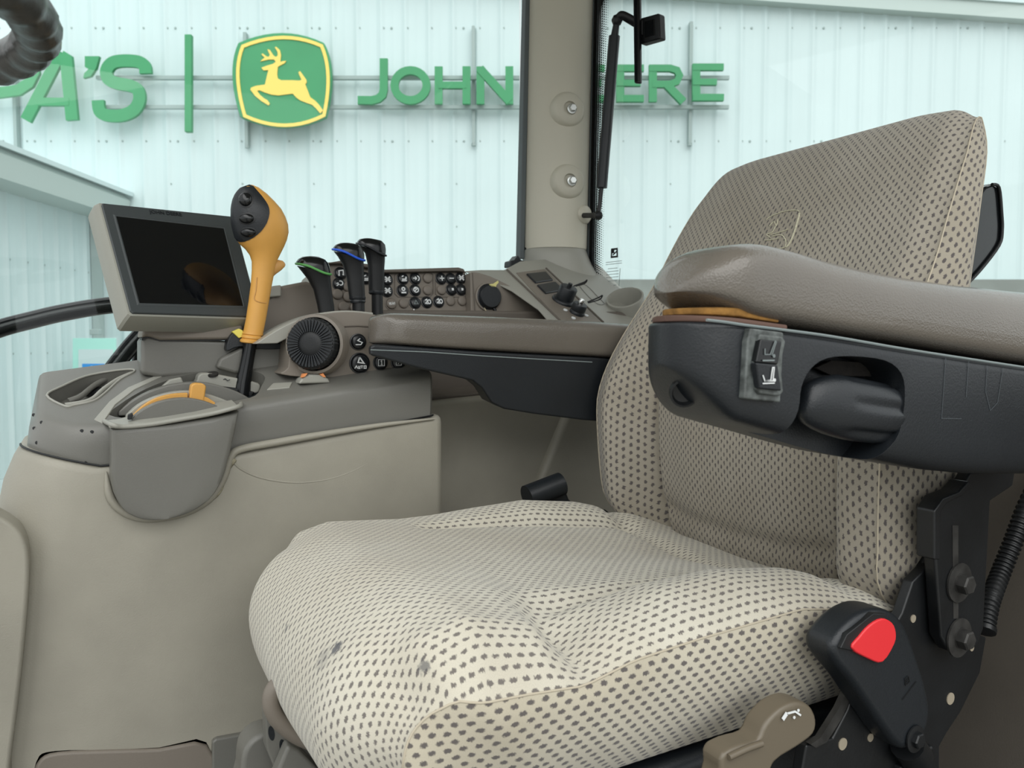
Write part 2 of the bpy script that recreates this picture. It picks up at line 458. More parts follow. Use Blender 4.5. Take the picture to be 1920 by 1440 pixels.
eave = [(AX-.1, ztop-.06), (AX+.42, ztop-.06), (AX+.46, ztop+.16), (AX+.40, ztop+.24), (AX-.1, ztop+.42)]
o = prism('trim_2', [WF(a, 3.3, z) for a, z in eave], FH*6.68, TRIMW, smooth=False)
tag(o, 'pale overhanging eave of the low wing on the left', 'trim', kind='structure')
rf = prism('roof_sheet', [WF(AX+.5, 3.2, ztop+.22), WF(AX-3.5, 3.2, ztop+1.1), WF(AX-3.5, 9.98, ztop+1.1), WF(AX+.5, 9.98, ztop+.22)], (0, 0, .05), METALW, o, smooth=False)
cor = prism('corner_flashing', [WF(AX+.01, WD-.16, GZ), WF(AX+.09, WD-.05, GZ), WF(AX+.09, WD-.03, GZ), WF(AX+.01, WD-.03, GZ)], (0, 0, ztop-GZ-.1), RAILW, an, smooth=False)

# sign rails and letters, stood off the wall
SD = WD-.20
def sp(px, py, d=SD): return onD(d, px, py)
srail = thing('sign_rail_frame', WF(-1, SD+.06, wz(900, 200)), 'grey metal rails carrying the green sign letters on the wall', 'sign frame')
for py in (146, 201):
    z = sp(900, py, SD+.07)[2]; al, ar = -5.2, (1362-960)/FPX*SD
    prism('rail', [WF(al, SD+.05, z-.022), WF(ar, SD+.05, z-.022), WF(ar, SD+.05, z+.022), WF(al, SD+.05, z+.022)], FH*.05, RAILW, srail, smooth=False)
for px, y0, y1 in ((29, 95, 277), (462, 60, 272), (888, 48, 268), (1294, 40, 268)):
    p0 = sp(px-3, y1, SD+.11); p1 = sp(px+3, y1, SD+.11); hgt = sp(px, y0, SD+.11)[2]-p0[2]
    prism('post', [p0, p1, p1+FH*.08, p0+FH*.08], (0, 0, hgt), RAILW, srail, smooth=False)
    tube('pipe_cap', [p0+RIGHT*.02+FH*.03, p0+RIGHT*.02+FH*.03+np.array([0, 0, -.03])], .03, RAILW, srail, 10)
wsgn = thing('wall_lettering', WF(-1, SD, wz(900, 200)), 'row of raised green metal letters on the white ribbed wall', 'sign')
def pxl(lines, w, name='letter', depth=.05, parent=None):
    """letter given in photo pixels on the sign plane"""
    o0 = sp(960, 160); s = SD/FPX
    L2 = []
    for ln in lines:
        pts2 = [((sp(x, y)-o0)@RIGHT, (sp(x, y)-o0)[2]) for x, y in ln[0]]
        L2.append((pts2, ln[1], ln[2]*s if len(ln) > 2 else w*s, .004*len(L2)))
    a = ribbon(name, L2, w*s, o0, RIGHT, (0, 0, 1), -FH, depth, SIGNG, parent or wsgn, sharp=40)
    return a
w = 14.5
pxl([([(720.5, 112), (720.5, 170), (718, 180), (710, 187), (698, 190), (672, 189.5)], False)], w)                          # J
pxl([(arc(770.5, 162, 30, 28, 0, 360-15, 23), True)], w)                                                                       # O
pxl([([(823, 127), (823, 197)], False), ([(875, 127), (875, 197)], False), ([(823, 162), (875, 162)], False, 12)], w)          # H
pxl([([(901, 197), (901, 127)], False), ([(955, 197), (955, 127)], False), ([(900, 131), (956, 193)], False, 15)], w)          # N
pxl([([(992, 112), (1030, 112), (1052, 120), (1062, 140), (1062, 165), (1052, 186), (1030, 193), (992, 193)], True)], w)       # D
for x0 in (1082, 1155, 1297):                                                                                                   # E E E
    yy = -2 if x0 > 1200 else 0
    pxl([([(x0+7, 125+yy), (x0+7, 193+yy)], False), ([(x0, 130+yy), (x0+(58 if x0 > 1200 else 51), 130+yy)], False, 12), ([(x0, 158+yy), (x0+45, 158+yy)], False, 11), ([(x0, 187+yy), (x0+(58 if x0 > 1200 else 51), 187+yy)], False, 12)], w)
pxl([([(1223, 193), (1223, 124)], False), ([(1216, 130), (1255, 130), (1268, 134), (1273, 144), (1268, 155), (1255, 160), (1222, 160)], False, 12), ([(1248, 160), (1280, 193)], False, 14)], w)  # R
# larger slanted letters
pxl([([(-30, 112), (48, 112), (66, 120), (68, 138), (58, 158), (38, 171), (0, 176), (-45, 177)], False, 19)], 20)                # P
pxl([([(52, 227), (112, 112), (121, 109)], False, 20), ([(118, 108), (128, 114), (139, 227)], False, 22), ([(75, 193), (134, 193)], False, 14)], 20)   # A
o0 = sp(960, 160)
ap = [(163, 108), (190, 108), (184, 130), (174, 145), (160, 149), (162, 140), (170, 132), (163, 128)]
prism('apostrophe', [sp(x, y) for x, y in ap], -FH*.05, SIGNG, wsgn)
Spts = [(276, 140), (274, 126), (262, 118), (236, 116), (214, 120), (203, 134), (206, 150), (222, 158), (248, 163), (262, 172), (264, 190), (254, 208), (232, 218), (204, 218), (190, 210), (187, 190)]
pxl([([tuple(p) for p in catmull(Spts, 4)], False, 22)], 22)
bar = prism('divider_bar', [sp(350, 250), sp(363, 250), sp(363, 68), sp(350, 68)], -FH*.07, SIGNG, wsgn, .01)

# logo panel
lg = thing('logo_panel', sp(533, 155), 'green rounded wall sign with yellow leaping deer and yellow border', 'sign')
def lp(x, y): return (430+x/7.581, 60+y/7.581)
def bow(corners, mids, n=10):
    out = []
    for i in range(4):
        a = np.array(corners[i], float); b = np.array(corners[(i+1) % 4], float); m_ = np.array(mids[i], float); c_ = 2*m_-.5*(a+b)
        for k in range(n):
            t = k/n; out.append((1-t)**2*a+2*t*(1-t)*c_+t*t*b)
    return out
outer = bow([(165, 195), (1372, 195), (1395, 1235), (190, 1240)], [(780, 55), (1475, 650), (800, 1375), (80, 650)])
prism('panel', [sp(*lp(*p)) for p in outer], -FH*.10, SIGNG, lg, .012)
bord = bow([(215, 228), (1310, 222), (1330, 1170), (225, 1178)], [(780, 108), (1395, 640), (790, 1308), (138, 640)])
sl = SD-.1
s0 = onD(sl, 533, 155); k_ = sl/FPX
ribbon('border_line', [([((p[0]/7.581+430-533)*k_, -(p[1]/7.581+60-155)*k_) for p in bord], True)], 6.0*k_, s0, RIGHT, (0, 0, 1), -FH, .012, SIGNY, lg)
deer = [(460, 512), (490, 550), (560, 545), (540, 620), (510, 752), (380, 770), (315, 795), (303, 822), (370, 912), (450, 978), (520, 1022), (562, 1047), (577, 1020), (545, 972), (500, 948), (440, 897), (398, 838), (435, 832), (500, 860), (600, 893), (700, 905), (800, 892), (905, 880), (950, 930), (1010, 975), (1100, 1010), (1180, 1037), (1240, 1095), (1295, 1160), (1335, 1120), (1272, 1030), (1222, 980), (1152, 930), (1130, 870), (1102, 800), (1082, 745), (1102, 720), (1096, 682), (1060, 630), (1010, 560), (985, 575), (1000, 620), (1030, 682), (1000, 695), (900, 690), (740, 690), (692, 665), (682, 600), (692, 500), (720, 482), (785, 450), (812, 415), (760, 420), (727, 430), (737, 330), (720, 260), (670, 215), (650, 220), (690, 290), (692, 338), (668, 360), (640, 345), (612, 310), (580, 260), (545, 250), (580, 330), (560, 360), (530, 350), (480, 310), (458, 322), (508, 370), (470, 398), (445, 422), (560, 395), (640, 395), (664, 430), (620, 460), (540, 482)]
prism('deer_emblem', [onD(sl, *lp(*p)) for p in deer], -FH*.012, SIGNY, lg, smooth=False)

# accessible entrance sheet by the corner
ps = thing('entrance_notice', onD(8.9, 185, 720), 'pale green sheet with blue accessibility square beside the building corner', 'notice')
dn = 8.9
def npx(x, y, d=dn): return onD(d, x, y)
prism('sheet', [npx(136, 800), npx(216, 800), npx(216, 634), npx(136, 634)], FH*.03, PALEG, ps, .004)
prism('white_field', [npx(147, 800, dn-.004), npx(212, 800, dn-.004), npx(212, 655, dn-.004), npx(147, 655, dn-.004)], FH*.003, METALW, ps, smooth=False)
prism('blue_square', [npx(154, 720, dn-.008), npx(196, 720, dn-.008), npx(196, 682, dn-.008), npx(154, 682, dn-.008)], FH*.003, BLUES, ps, smooth=False)
kk = dn/FPX
ribbon('wheelchair_symbol', [([(0, 10), (0, 3), (7, 2), (9, -5)], False), (arc(0, -3, 6, 6, 110, 350, 12), False), (arc(-1, 12.5, 1.4, 1.4, 0, 330, 8), True)], 2*kk/kk, npx(173, 701, dn-.010), RIGHT*kk, np.array([0, 0, kk]), -FH, .003, WHITE, ps)
lampb = prism('corner_lamp', [npx(167, 628), npx(184, 628), npx(184, 617), npx(167, 617)], FH*.1, RAILW, None, .01)
tag(lampb, 'small grey wall light fixed above the pale green sheet', 'wall light')

# ================================================================== CAB SHELL
cf = box('floor', (-1.35, -.85, -.06), (.5, .85, 0), MAT); tag(cf, 'dark rubber mat on the cab floor', 'floor', kind='structure')
cl = box('ceiling', (-.90, -.78, 1.86), (.50, .92, 1.92), HEAD); tag(cl, 'pale headliner of the cab roof', 'ceiling', kind='structure')
rw = box('wall_rear', (.40, -.80, 0), (.46, .55, .84), CARPET); tag(rw, 'dark trim behind the driver seat below the rear window', 'wall', kind='structure')
# ---- side window (right side of the cab) and its seal
PY = .80
def lineY(y, *pts): return [onY(y, *p) for p in pts]
w1 = thing('window_1', (-.6, .86, .7), 'large clear side window looking out to the green lettering', 'window', kind='structure')
gx = onY(.86, 976, 300)[0]
prism('pane', [(-1.34, .86, .62), (gx, .86, .62), (gx, .86, 1.86), (-1.34, .86, 1.86)], (0, .005, 0), GLASS, w1, smooth=False)
s0, s1 = onY(.84, 977, 485), onY(.84, 990, -60)
for (dx, ww, mm, yy) in ((-.004, .013, SEAL, 0), (.012, .005, RUBBER, -.003)):
    prism('window_seal', [s0+np.array([dx, yy, 0]), s0+np.array([dx+ww, yy, 0]), s1+np.array([dx+ww, yy, 0]), s1+np.array([dx, yy, 0])], (0, .02, 0), mm, w1, .002)
cl_ = prism('seal_clamp', lineY(.80, (956, 501), (957, 489), (965, 487), (972, 478), (977, 487), (988, 490), (988, 501)), (0, .03, 0), BLACK, w1, .003)

# ---- rear window: plane from the pillar towards the rear, with frit border and etched label
RP0 = np.array([.30, .84, 1.0]); RP1 = np.array([.56, -.60, 1.0]); rdir = nrm(RP1-RP0); rn = nrm(np.cross([0, 0, 1.0], rdir))
if rn@(EYE-RP0) < 0: rn = -rn
def onR(px, py, lift=0): return onP(RP0+rn*lift, rn, px, py)
w2 = thing('window_2', (.45, .1, .85), 'clear rear window behind the seat with dotted dark border', 'window', kind='structure')
q0 = onR(1112, 520); q0t = onR(1124, -60)
L0 = q0.copy(); T0 = q0+(q0t-q0)*((1.86-q0[2])/(q0t[2]-q0[2])); 
zb_ = .86
B0 = q0+(q0t-q0)*((zb_-q0[2])/(q0t[2]-q0[2]))
E1 = np.array([RP1[0], RP1[1], 0])
prism('pane', [np.array([B0[0], B0[1], zb_]), E1+[0, 0, zb_], E1+[0, 0, 1.86], T0], -rn*.005, GLASS, w2, smooth=False)
# dotted frit strip (follows the pillar edge)
V = []; uv = []; Fc = []; N = 24
for i in range(N+1):
    t = i/N; p = B0+(T0-B0)*t+rn*.0015; sl_ = np.linalg.norm(T0-B0)*t
    for j in range(2): V.append(p+rdir*(.040*j-.007)); uv.append((.036*j, sl_))
for i in range(N): Fc.append([2*i, 2*i+1, 2*i+3, 2*i+2])
fo = mk('frit_border', V, Fc, FRIT, w2, False, uv=uv)
prism('window_seal', [B0-rdir*.036+rn*.004, B0-rdir*.012+rn*.004, T0-rdir*.012+rn*.004, T0-rdir*.036+rn*.004], -rn*.015, SEAL, w2, .003)
prism('window_seal', [B0-rdir*.014+rn*.003, B0-rdir*.005+rn*.003, T0-rdir*.005+rn*.003, T0-rdir*.014+rn*.003], -rn*.004, BLACKG, w2)
# etched label on the glass
lc = onR(1152, 474, .001); s_ = np.linalg.norm(onR(1153, 474)-onR(1152, 474))
zz_ = np.array([0, 0, 1.0])
ribbon('etched_logo', [([(-5, 5), (5, 5), (5.5, -5.5), (-5.5, -5.5)], True, 2.6), ([(-5, 2), (0, 2)], False, 5), ([(-3, -3), (5, 2)], False, 2)], 2.4, lc, rdir*s_, zz_*s_, rn, .0004, RUBBER, w2)
tl = []
for k, (y, x0, x1) in enumerate([(486, 1136, 1166), (489, 1136, 1166), (495, 1140, 1158), (499, 1137, 1160), (503, 1137, 1160), (507, 1137, 1160), (512, 1138, 1157), (518, 1142, 1156)]):
    tl.append(([(x0-1152, 474-y), (x1-1152, 474-y)], False, .7))
tl += [([(1163-1152, 474-496), (1161-1152, 474-520)], False, .8)]
ribbon('etched_text', tl, 1.3, lc, rdir*s_, zz_*s_, rn, .0004, GREYPRINT, w2)

# ---- rear corner pillar
pil = thing('trim_3', onY(PY, 1040, 470), 'beige moulded rear corner pillar cover with two bolts', 'pillar', kind='structure')
def pill_ring(pl, pr_, y, k=40, back=.10):
    a = onY(PY, pl, y); b = onY(PY, pr_, y); cen = (a+b)/2; hw_ = abs((b-a)@RIGHT)/2
    # cross-section faces the driver: flattened superellipse in (RIGHT, depth)
    ring = []
    for i in range(k):
        t = 2*math.pi*i/k; cx, sx = math.cos(t), math.sin(t)
        ring.append(cen+RIGHT*hw_*np.sign(cx)*abs(cx)**.95+FH*(back*.62*np.sign(sx)*abs(sx)**.95+.03))
    return ring
rings = []
for y in (-140, 0, 120, 240, 360, 440, 462):
    t = (y+140)/602; rings.append(pill_ring(992-10*t, 1114-15*t, y))
rings.append(pill_ring(983, 1098, 466)); 
pc = loft('pillar_cover', rings, BEIGE2, pil, sharp=60)
base = []
for y, l, r, bk in ((464, 984, 1097, .092), (468, 982, 1098, .10), (480, 981, 1102, .105), (495, 979, 1108, .11), (512, 974, 1117, .12), (528, 966, 1130, .13), (545, 955, 1148, .15), (575, 945, 1172, .17)):
    base.append(pill_ring(l, r, y, 40, bk))
loft('pillar_foot', base, GRAYL, pil, sharp=60)
bvp = bvh_of(pc)
nP = nrm(-FH*.93+RIGHT*.25)
for (x, y) in ((1066, 205), (1066, 340)):
    c0 = hit(bvp, x, y)
    bo = lathe('bolt_boss', [(.043, -.028), (.041, -.004), (.037, .006), (.032, .011), (.016, .011), (.0145, .004), (.001, .003)], c0, nrm(nP+RIGHT*.05), BEIGE2, pil, 40, 60)
    cc = np.array(c0)+nP*.006
    hexbolt('bolt', cc+RIGHT*.006, nP, .0085, STEEL, pil, 1.35, .9)
c1 = hit(bvp, 1096, 402)
lathe('strut_boss', [(.024, -.02), (.022, .004), (.016, .010), (.001, .010)], c1, nrm(RIGHT*.8-FH*.6), BEIGE2, pil, 32, 60)

# ---- gas strut of the rear window
gs = thing('gas_strut', onR(1122, 405, .04), 'slim black gas strut beside the beige pillar holding the rear window', 'gas strut')
pA = onR(1157, 38, .05); pB = onR(1152, 68, .05); pC = onR(1128, 352, .06); pD = onR(1122, 404, .065); pj = onR(1104, 404, .05)
tube('cylinder', [pB, pB+(pC-pB)*.5, pC], .0125, BLACK, gs, 18)
tube('neck', [pA, pA+(pB-pA)*.45, pB+(pC-pB)*.02], lambda t: .006+.003*t, BLACK, gs, 12)
tube('rod', [pC, pD], .0048, BLACKM, gs, 12)
lathe('ball_joint', [(.002, -.010), (.008, -.007), (.011, 0), (.008, .007), (.002, .010)], pD, RIGHT, RUBBER, gs, 16)
tube('stud', [pj-RIGHT*.012, pD], .006, STEELD, gs, 12)
lathe('upper_joint', [(.002, -.012), (.010, -.008), (.013, 0), (.010, .008), (.002, .012)], pA, RIGHT, RUBBER, gs, 16)
wh = thing('window_latch', onR(1190, 60, .03), 'black latch handle and bracket on the rear window beside the strut', 'latch')
tube('link', catmull([pA, onR(1165, 28, .05), onR(1180, 33, .04), onR(1195, 42, .03)], 5), lambda t: .009-.002*t, RUBBER, wh, 12)
prism('bracket_arm', [onR(x, y, .035) for x, y in ((1160, 25), (1172, 24), (1188, 34), (1204, 36), (1204, 66), (1186, 50), (1166, 38))], -rn*.012, BLACKM, wh, .003)
prism('handle_bar', [onR(x, y, .045) for x, y in ((1185, -80), (1197, -80), (1198, 156), (1188, 156))], -rn*.012, BLACKG, wh, .004)
prism('mount_plate', [onR(x, y, .03) for x, y in ((1199, 34), (1235, 24), (1237, 72), (1199, 83))], -rn*.022, BLACKM, wh, .004)
prism('plate_recess', [onR(x, y, .0315) for x, y in ((1208, 40), (1226, 35), (1227, 66), (1208, 71))], -rn*.003, BLACKG, wh, .002)

# ---- grab rail outside the side window
gr = thing('grab_rail', onY(.98, 200, 700), 'thick black bent tube rail outside the side window behind the monitor', 'rail')
tube('rail_tube', catmull([onY(.98, -160, 690), onY(.98, -60, 640), onY(.98, 0, 616), onY(.98, 60, 600), onY(.98, 120, 586), onY(.98, 200, 573), onY(.98, 262, 570), onY(.98, 292, 585), onY(.98, 275, 615), onY(.98, 240, 655), onY(.98, 200, 708), onY(.98, 150, 790)], 8), .0168, BLACKG, gr, 20)
tube('rail_stay', [onY(1.0, 282, 600), onY(1.0, 262, 700), onY(1.0, 250, 800)], .02, BLACKM, gr, 14)

# ---- lower right-hand trim between console and rear corner
tr = thing('wall_right', (-.1, .47, .3), 'taupe moulded side trim between console and seat back', 'wall', kind='structure')
yb = .455
prism('lower_trim', [(-.30, yb, .05), (.40, yb, .05), (.40, yb, .79), (.0, yb, .775), (-.30, yb, .757)], (0, .06, 0), BEIGE, tr, .010)
prism('trim_bulge', [(-.10, yb-.014, .10), (.38, yb-.014, .10), (.38, yb-.014, .76), (.02, yb-.014, .74), (-.06, yb-.014, .58)], (0, .03, 0), BEIGE, tr, .013, 4)
prism('upper_trim', [(-.30, .56, .70), (.42, .56, .70), (.42, .56, .93), (-.30, .56, .92)], (0, .05, 0), TAUPED, tr, .006)
prism('ledge', [(-.30, yb+.03, .755), (.40, yb+.03, .78), (.40, .58, .79), (-.30, .58, .765)], (0, 0, .01), TAUPED, tr, .003)
prism('outer_panel', [(-.72, .72, 0), (.42, .72, 0), (.42, .80, .90), (-.72, .80, .72)], (0, .06, 0), TAUPED, tr, .006)

# ================================================================== SIDE CONSOLE
YN = .33
def top_z(x, y): return .755+.134*(x+.742)+.37*(y-.33)
TN = nrm([-.134, -.37, 1.0]); TP = np.array([-.742, .33, .755])
def onT(px, py, lift=0): return onP(TP+TN*lift, TN, px, py)
con = thing('side_console', (-.55, .42, .3), 'grey and beige control console to the right of the driver seat', 'console')
# beige lower panel: rounded front, plan rings at several heights
def plan(front, y0, y1, xr, r=.085, k=10):
    P = [(front, y1)]
    for i in range(k+1):
        t = math.pi/2*i/k; P.append((front+r-r*math.cos(t), y0+r-r*math.sin(t)))
    P += [(front+.25, y0-.0), (xr-.012, y0), (xr-.003, y0+.004), (xr, y0+.013), (xr, y1)]
    return P
rings = []
def seam_z(x): return float(np.interp(x, [-.9, -.84, -.74, -.60, -.45, -.29], [.740, .728, .702, .712, .730, .750]))
for z, fr, dy in ((.02, -1.00, .0), (.30, -.955, .0), (.50, -.915, 0), (.62, -.876, 0)):
    rings.append([(x, y+dy, z) for x, y in plan(fr, YN-.004, .56, -.285)])
for dz, fr, dy in ((-.045, -.862, 0), (-.012, -.850, 0), (-.005, -.8475, .0015), (-.0015, -.845, .005), (0, -.841, .012)):
    rings.append([(x+(dy if x < -.5 else -dy*.4), y+dy*(1 if y < .5 else 0), seam_z(x)+dz) for x, y in plan(fr, YN-.004, .56, -.285)])
lp_ = loft('lower_panel', rings, BEIGE, con, sharp=50)
# raised upper field of the panel behind the pod (its top lip is rolled)
fld = [(432, 850), (440, 840), (470, 832), (540, 818), (620, 806), (700, 795), (780, 787), (824, 782), (824, 1000), (824, 1010), (560, 1010), (480, 960), (440, 905)]
bvl = bvh_of(lp_)
crease = [p for p in (hit(bvl, x, y, -.0008) for x, y in catmull([(432, 858), (450, 878), (490, 896), (550, 905), (610, 900), (660, 884), (700, 862)], 6)) if p is not None]
tube('moulded_crease', crease, lambda t: .0022-.0014*t, BEIGE, con, 8)
worn = [p for p in (hit(bvl, x, y, -.001) for x, y in catmull([(392, 934), (408, 915), (420, 892), (430, 868), (436, 856)], 5)) if p is not None]
tube('worn_edge', worn, lambda t: .006+.002*math.sin(t*9), mat('worn_foam_grey', srgb(150, 144, 124), .95, bump=1, bscale=200, var=.5, vscale=120), con, 8)

# grey upper shell
def shell_plan(off=0, fr=-.826):
    r = .09; P = [(fr-off, .53)]
    for i in range(11):
        t = math.pi/2*i/10; P.append((fr-off+r-r*math.cos(t), YN-off+r-r*math.sin(t)))
    P += [(-.62, YN-off), (-.45, YN-off), (-.305+off*.3, YN-off), (-.300+off*.3, YN+.006-off), (-.300+off*.3, .53)]
    return P
rings = []
rings.append([(x, y, seam_z(x)-.03) for x, y in shell_plan(-.002, -.838)])
rings.append([(x, y, seam_z(x)+.001) for x, y in shell_plan(-.002, -.838)])
rings.append([(x, y, seam_z(x)*.5+top_z(x, y)*.5) for x, y in shell_plan(0, -.833)])
for o_, dz in ((0, -.010), (-.002, -.004), (-.006, -.0008), (-.012, 0)):
    rings.append([(x, y, top_z(x, y)+dz) for x, y in shell_plan(o_)])
shell = loft('upper_shell', rings, GRAY, con, sharp=60)
# cut the tray and the lever well into the shell
def tcut(pxs, depth, lift=.03):
    return prism('cutter', [onT(x, y)+TN*lift for x, y in pxs], -TN*(lift+depth), None)
tray_px = [(88, 742), (118, 724), (160, 706), (205, 697), (243, 693), (252, 697), (225, 712), (196, 738), (175, 752), (140, 760), (122, 762)]
well_px = [(205, 778), (225, 758), (262, 735), (300, 718), (345, 704), (400, 694), (450, 693), (484, 698), (497, 708), (490, 724), (478, 742), (440, 752), (360, 770), (260, 784)]
shell = cut(shell, [tcut(catmull(tray_px, 3, True), .022), tcut(catmull(well_px, 3, True), .03)])
# tray furniture
tube('tray_rim_highlight', [onT(x, y)+TN*.0005 for x, y in catmull(tray_px, 4, True)]+[onT(*tray_px[0])+TN*.0005], .0016, GRAYL, con, 8)  # pale tube puts the highlight of the tray edge into the colour
sp_ = shell_plan(.0015, -.8415)[1:]
tube('shadow_gap', [np.array([x, y, seam_z(x)+.0012]) for x, y in sp_[:-1]], .0014, RUBBER, con, 8)
tf = prism('tray_floor', [onT(x, y)-TN*.021 for x, y in catmull(tray_px, 3, True)], -TN*.004, GRAY, con)
tube('tray_rib', catmull([onT(128, 752, -.012), onT(150, 744, -.012), (onT(178, 722, -.012)), onT(212, 704, -.012)], 6), .0042, GRAY, con, 8)
tube('tray_rib', catmull([onT(122, 761, -.004), onT(168, 752, -.006), onT(195, 730, -.008), onT(222, 712, -.008), onT(250, 700, -.006)], 6), .004, GRAYL, con, 8)
prism('tray_slot', [onT(x, y, -.016) for x, y in [(152, 735), (168, 726), (190, 725), (180, 735), (164, 740)]], -TN*.003, RUBBER, con)
prism('seam_groove', [onT(x, y, .0012) for x, y in [(176, 786), (205, 752), (240, 726), (300, 700), (318, 696), (310, 702), (252, 730), (216, 758), (192, 793)]], -TN*.003, GRAYL, con, .001)
# well floor
prism('well_floor', [onT(x, y)-TN*.029 for x, y in catmull(well_px, 3, True)], -TN*.005, BLACK, con)

# protruding pod with quadrant
pod_px = [(205, 797), (205, 840), (205, 885), (213, 922), (232, 948), (262, 961), (300, 961), (345, 951), (385, 928), (410, 893), (424, 850), (436, 800), (442, 768), (400, 776), (320, 788)]
yb0 = .335
back = [onY(yb0, x, y) for x, y in catmull(pod_px[:12], 4)+pod_px[12:]]
cen = sum(back)/len(back)
rings = []
for yy, k in ((.345, 1.0), (.318, 1.0), (.309, .992), (.304, .975), (.301, .95), (.300, .88), (.299, .5), (.299, .02)):
    rings.append([np.array([cen[0]+(p[0]-cen[0])*k, yy, min(cen[2]+(p[2]-cen[2])*k, p[2]-.002*(k < .99))]) for p in back])
pod = loft('quadrant_pod', rings, GRAY, con, sharp=50)
tube('pod_surround', catmull([onY(YN-.006, x, y) for x, y in [(199, 884), (206, 930), (228, 957), (262, 971), (302, 971), (350, 960), (392, 936), (418, 898), (432, 858), (452, 842), (520, 829), (600, 815), (700, 799), (770, 790), (815, 785)]], 5), lambda t: .0052*min(1, .15+t*14, .25+(1-t)*3), BEIGE, con, 12)
rim_n = [onY(.300, x, y) for x, y in [(204, 797), (230, 800), (280, 796), (340, 786), (400, 775), (447, 762)]]
tube('pod_rim', catmull([onT(196, 790, .002), rim_n[0]+np.array([.004, 0, 0]), *rim_n[1:], onT(452, 757, .001)], 5), .0030, GRAYL, con, 12)
V = []
rimc = catmull(rim_n, 5); bk = [np.array([p[0], .352, top_z(p[0], .352)-.001]) for p in rimc]
prism('pod_deck', rimc+bk[::-1], (0, 0, -.003), GRAYL, con)
def dome(name, yv, pxs, th, m, bev=.002): return prism(name, [onY(yv, x, y) for x, y in pxs], (0, th, 0), m, con, bev)
d1 = dome('quadrant_dome', .325, catmull([(246, 786), (262, 771), (290, 756), (320, 748), (350, 746), (380, 751), (405, 760), (428, 771)], 4)+[(428, 800), (246, 800)], .018, GRAY)
dome('quadrant_stripe', .344, catmull([(250, 778), (268, 761), (292, 747), (322, 739), (352, 737)], 4)+[(352, 752), (322, 755), (285, 770), (256, 790)], .012, YELLOW, .001)
dome('quadrant_stripe', .344, [(376, 741), (390, 746), (404, 755), (400, 770), (384, 764), (374, 758)], .012, YELLOW, .001)
dome('quadrant_dome', .357, catmull([(236, 780), (258, 760), (290, 744), (330, 734), (370, 734), (410, 745), (440, 758)], 4)+[(440, 790), (236, 790)], .02, GRAYL)
dome('quadrant_dome', .385, catmull([(222, 772), (250, 750), (290, 730), (340, 718), (390, 718), (440, 732), (470, 748)], 4)+[(470, 780), (222, 780)], .022, GRAY)
dome('detent_block', .412, [(292, 735), (318, 712), (340, 707), (346, 722), (340, 735)], .012, GRAYL, .002)
tb = prism('quadrant_catch', [onY(.318, x, y) for x, y in [(239, 787), (240, 778), (248, 774), (250, 780), (246, 787)]], (0, .01, 0), RUBBER, con, .001)
# hand throttle tab
tt = thing('throttle_tab', onY(.35, 368, 755), 'short stubby yellow lever tab on the console quadrant', 'lever')
prism('tab', [onY(.343, x, y) for x, y in [(354, 752), (359, 722), (366, 718), (381, 719), (387, 724), (383, 752), (376, 758), (358, 757)]], (0, .020, 0), YELLOW, tt, .005, 4)
prism('tab_base', [onY(.346, x, y) for x, y in [(353, 751), (384, 753), (380, 764), (352, 760)]], (0, .014, 0), RUBBER, tt, .002)
# insert plate and gate for the tall lever
ip = prism('gate_plate', [onY(.425, x, y) for x, y in catmull([(370, 712), (374, 702), (390, 699), (440, 708), (484, 718), (488, 730), (478, 738), (440, 730), (372, 722)], 3, True)], (0, .03, 0), GRAYL, con, .003)
lathe('gate_screw', [(.008, 0), (.008, .003), (.005, .004), (.001, .003)], onY(.423, 400, 705)+np.array([0, .006, .001]), TN, STEELD, con, 16)
ribbon('gate_mark', [([(-7, 0), (-2, 2), (3, -2), (8, 0)], False)], 1.6, onY(.4235, 424, 712), RIGHT*.0007, UP*.0007, [0, -1, 0], .0006, RUBBER, con)
prism('gate_slot', [onY(.421, x, y) for x, y in [(414, 724), (440, 727), (478, 735), (472, 744), (440, 742), (416, 732)]], (0, .006, 0), RUBBER, con, .002)
# grey strip right of the well and thin light edge
prism('label_recess', [onT(x, y, .0015) for x, y in [(500, 730), (512, 718), (548, 716), (543, 726)]], -TN*.004, GRAYL, con, .001)
# small screw holes in the nose
bvs = bvh_of(shell)
for (x, y) in ((63, 778), (78, 792), (64, 803), (52, 813), (69, 830), (153, 808), (172, 810), (160, 868)):
    h_ = hit(bvs, x, y)
    if h_ is None: continue
    lathe('screw_hole', [(.0022, -.001), (.0022, .0004), (.0010, .0005), (.0002, .0005)], h_, nrm([-.5, -.8, .1]), RUBBER, con, 12)

# lower-left: nearer rounded kick pad, and dark toe plates
kp = prism('kick_pad', [onY(.30, x, y) for x, y in catmull([(-60, 940), (-5, 966), (25, 985), (45, 1010), (54, 1050), (52, 1120), (44, 1220), (32, 1330), (18, 1440), (8, 1540), (-160, 1540), (-160, 1000)], 3, True)], (0, .05, 0), BEIGE, con, .005, 4)
prism('kick_plate', [onY(.322, x, y) for x, y in catmull([(60, 1460), (75, 1425), (110, 1412), (200, 1408), (300, 1405), (388, 1398), (392, 1500), (60, 1500)], 3, True)], (0, .02, 0), TAUPE, con, .004)
prism('kick_plate_frame', [onY(.326, x, y) for x, y in catmull([(45, 1470), (62, 1412), (105, 1396), (200, 1394), (300, 1390), (396, 1382), (398, 1520), (45, 1520)], 3, True)], (0, .02, 0), BEIGE, con, .008, 4)
prism('toe_box', [onY(.318, x, y) for x, y in [(398, 1392), (405, 1386), (470, 1374), (505, 1366), (560, 1360), (560, 1520), (398, 1520)]], (0, .02, 0), GRAY, con, .004)
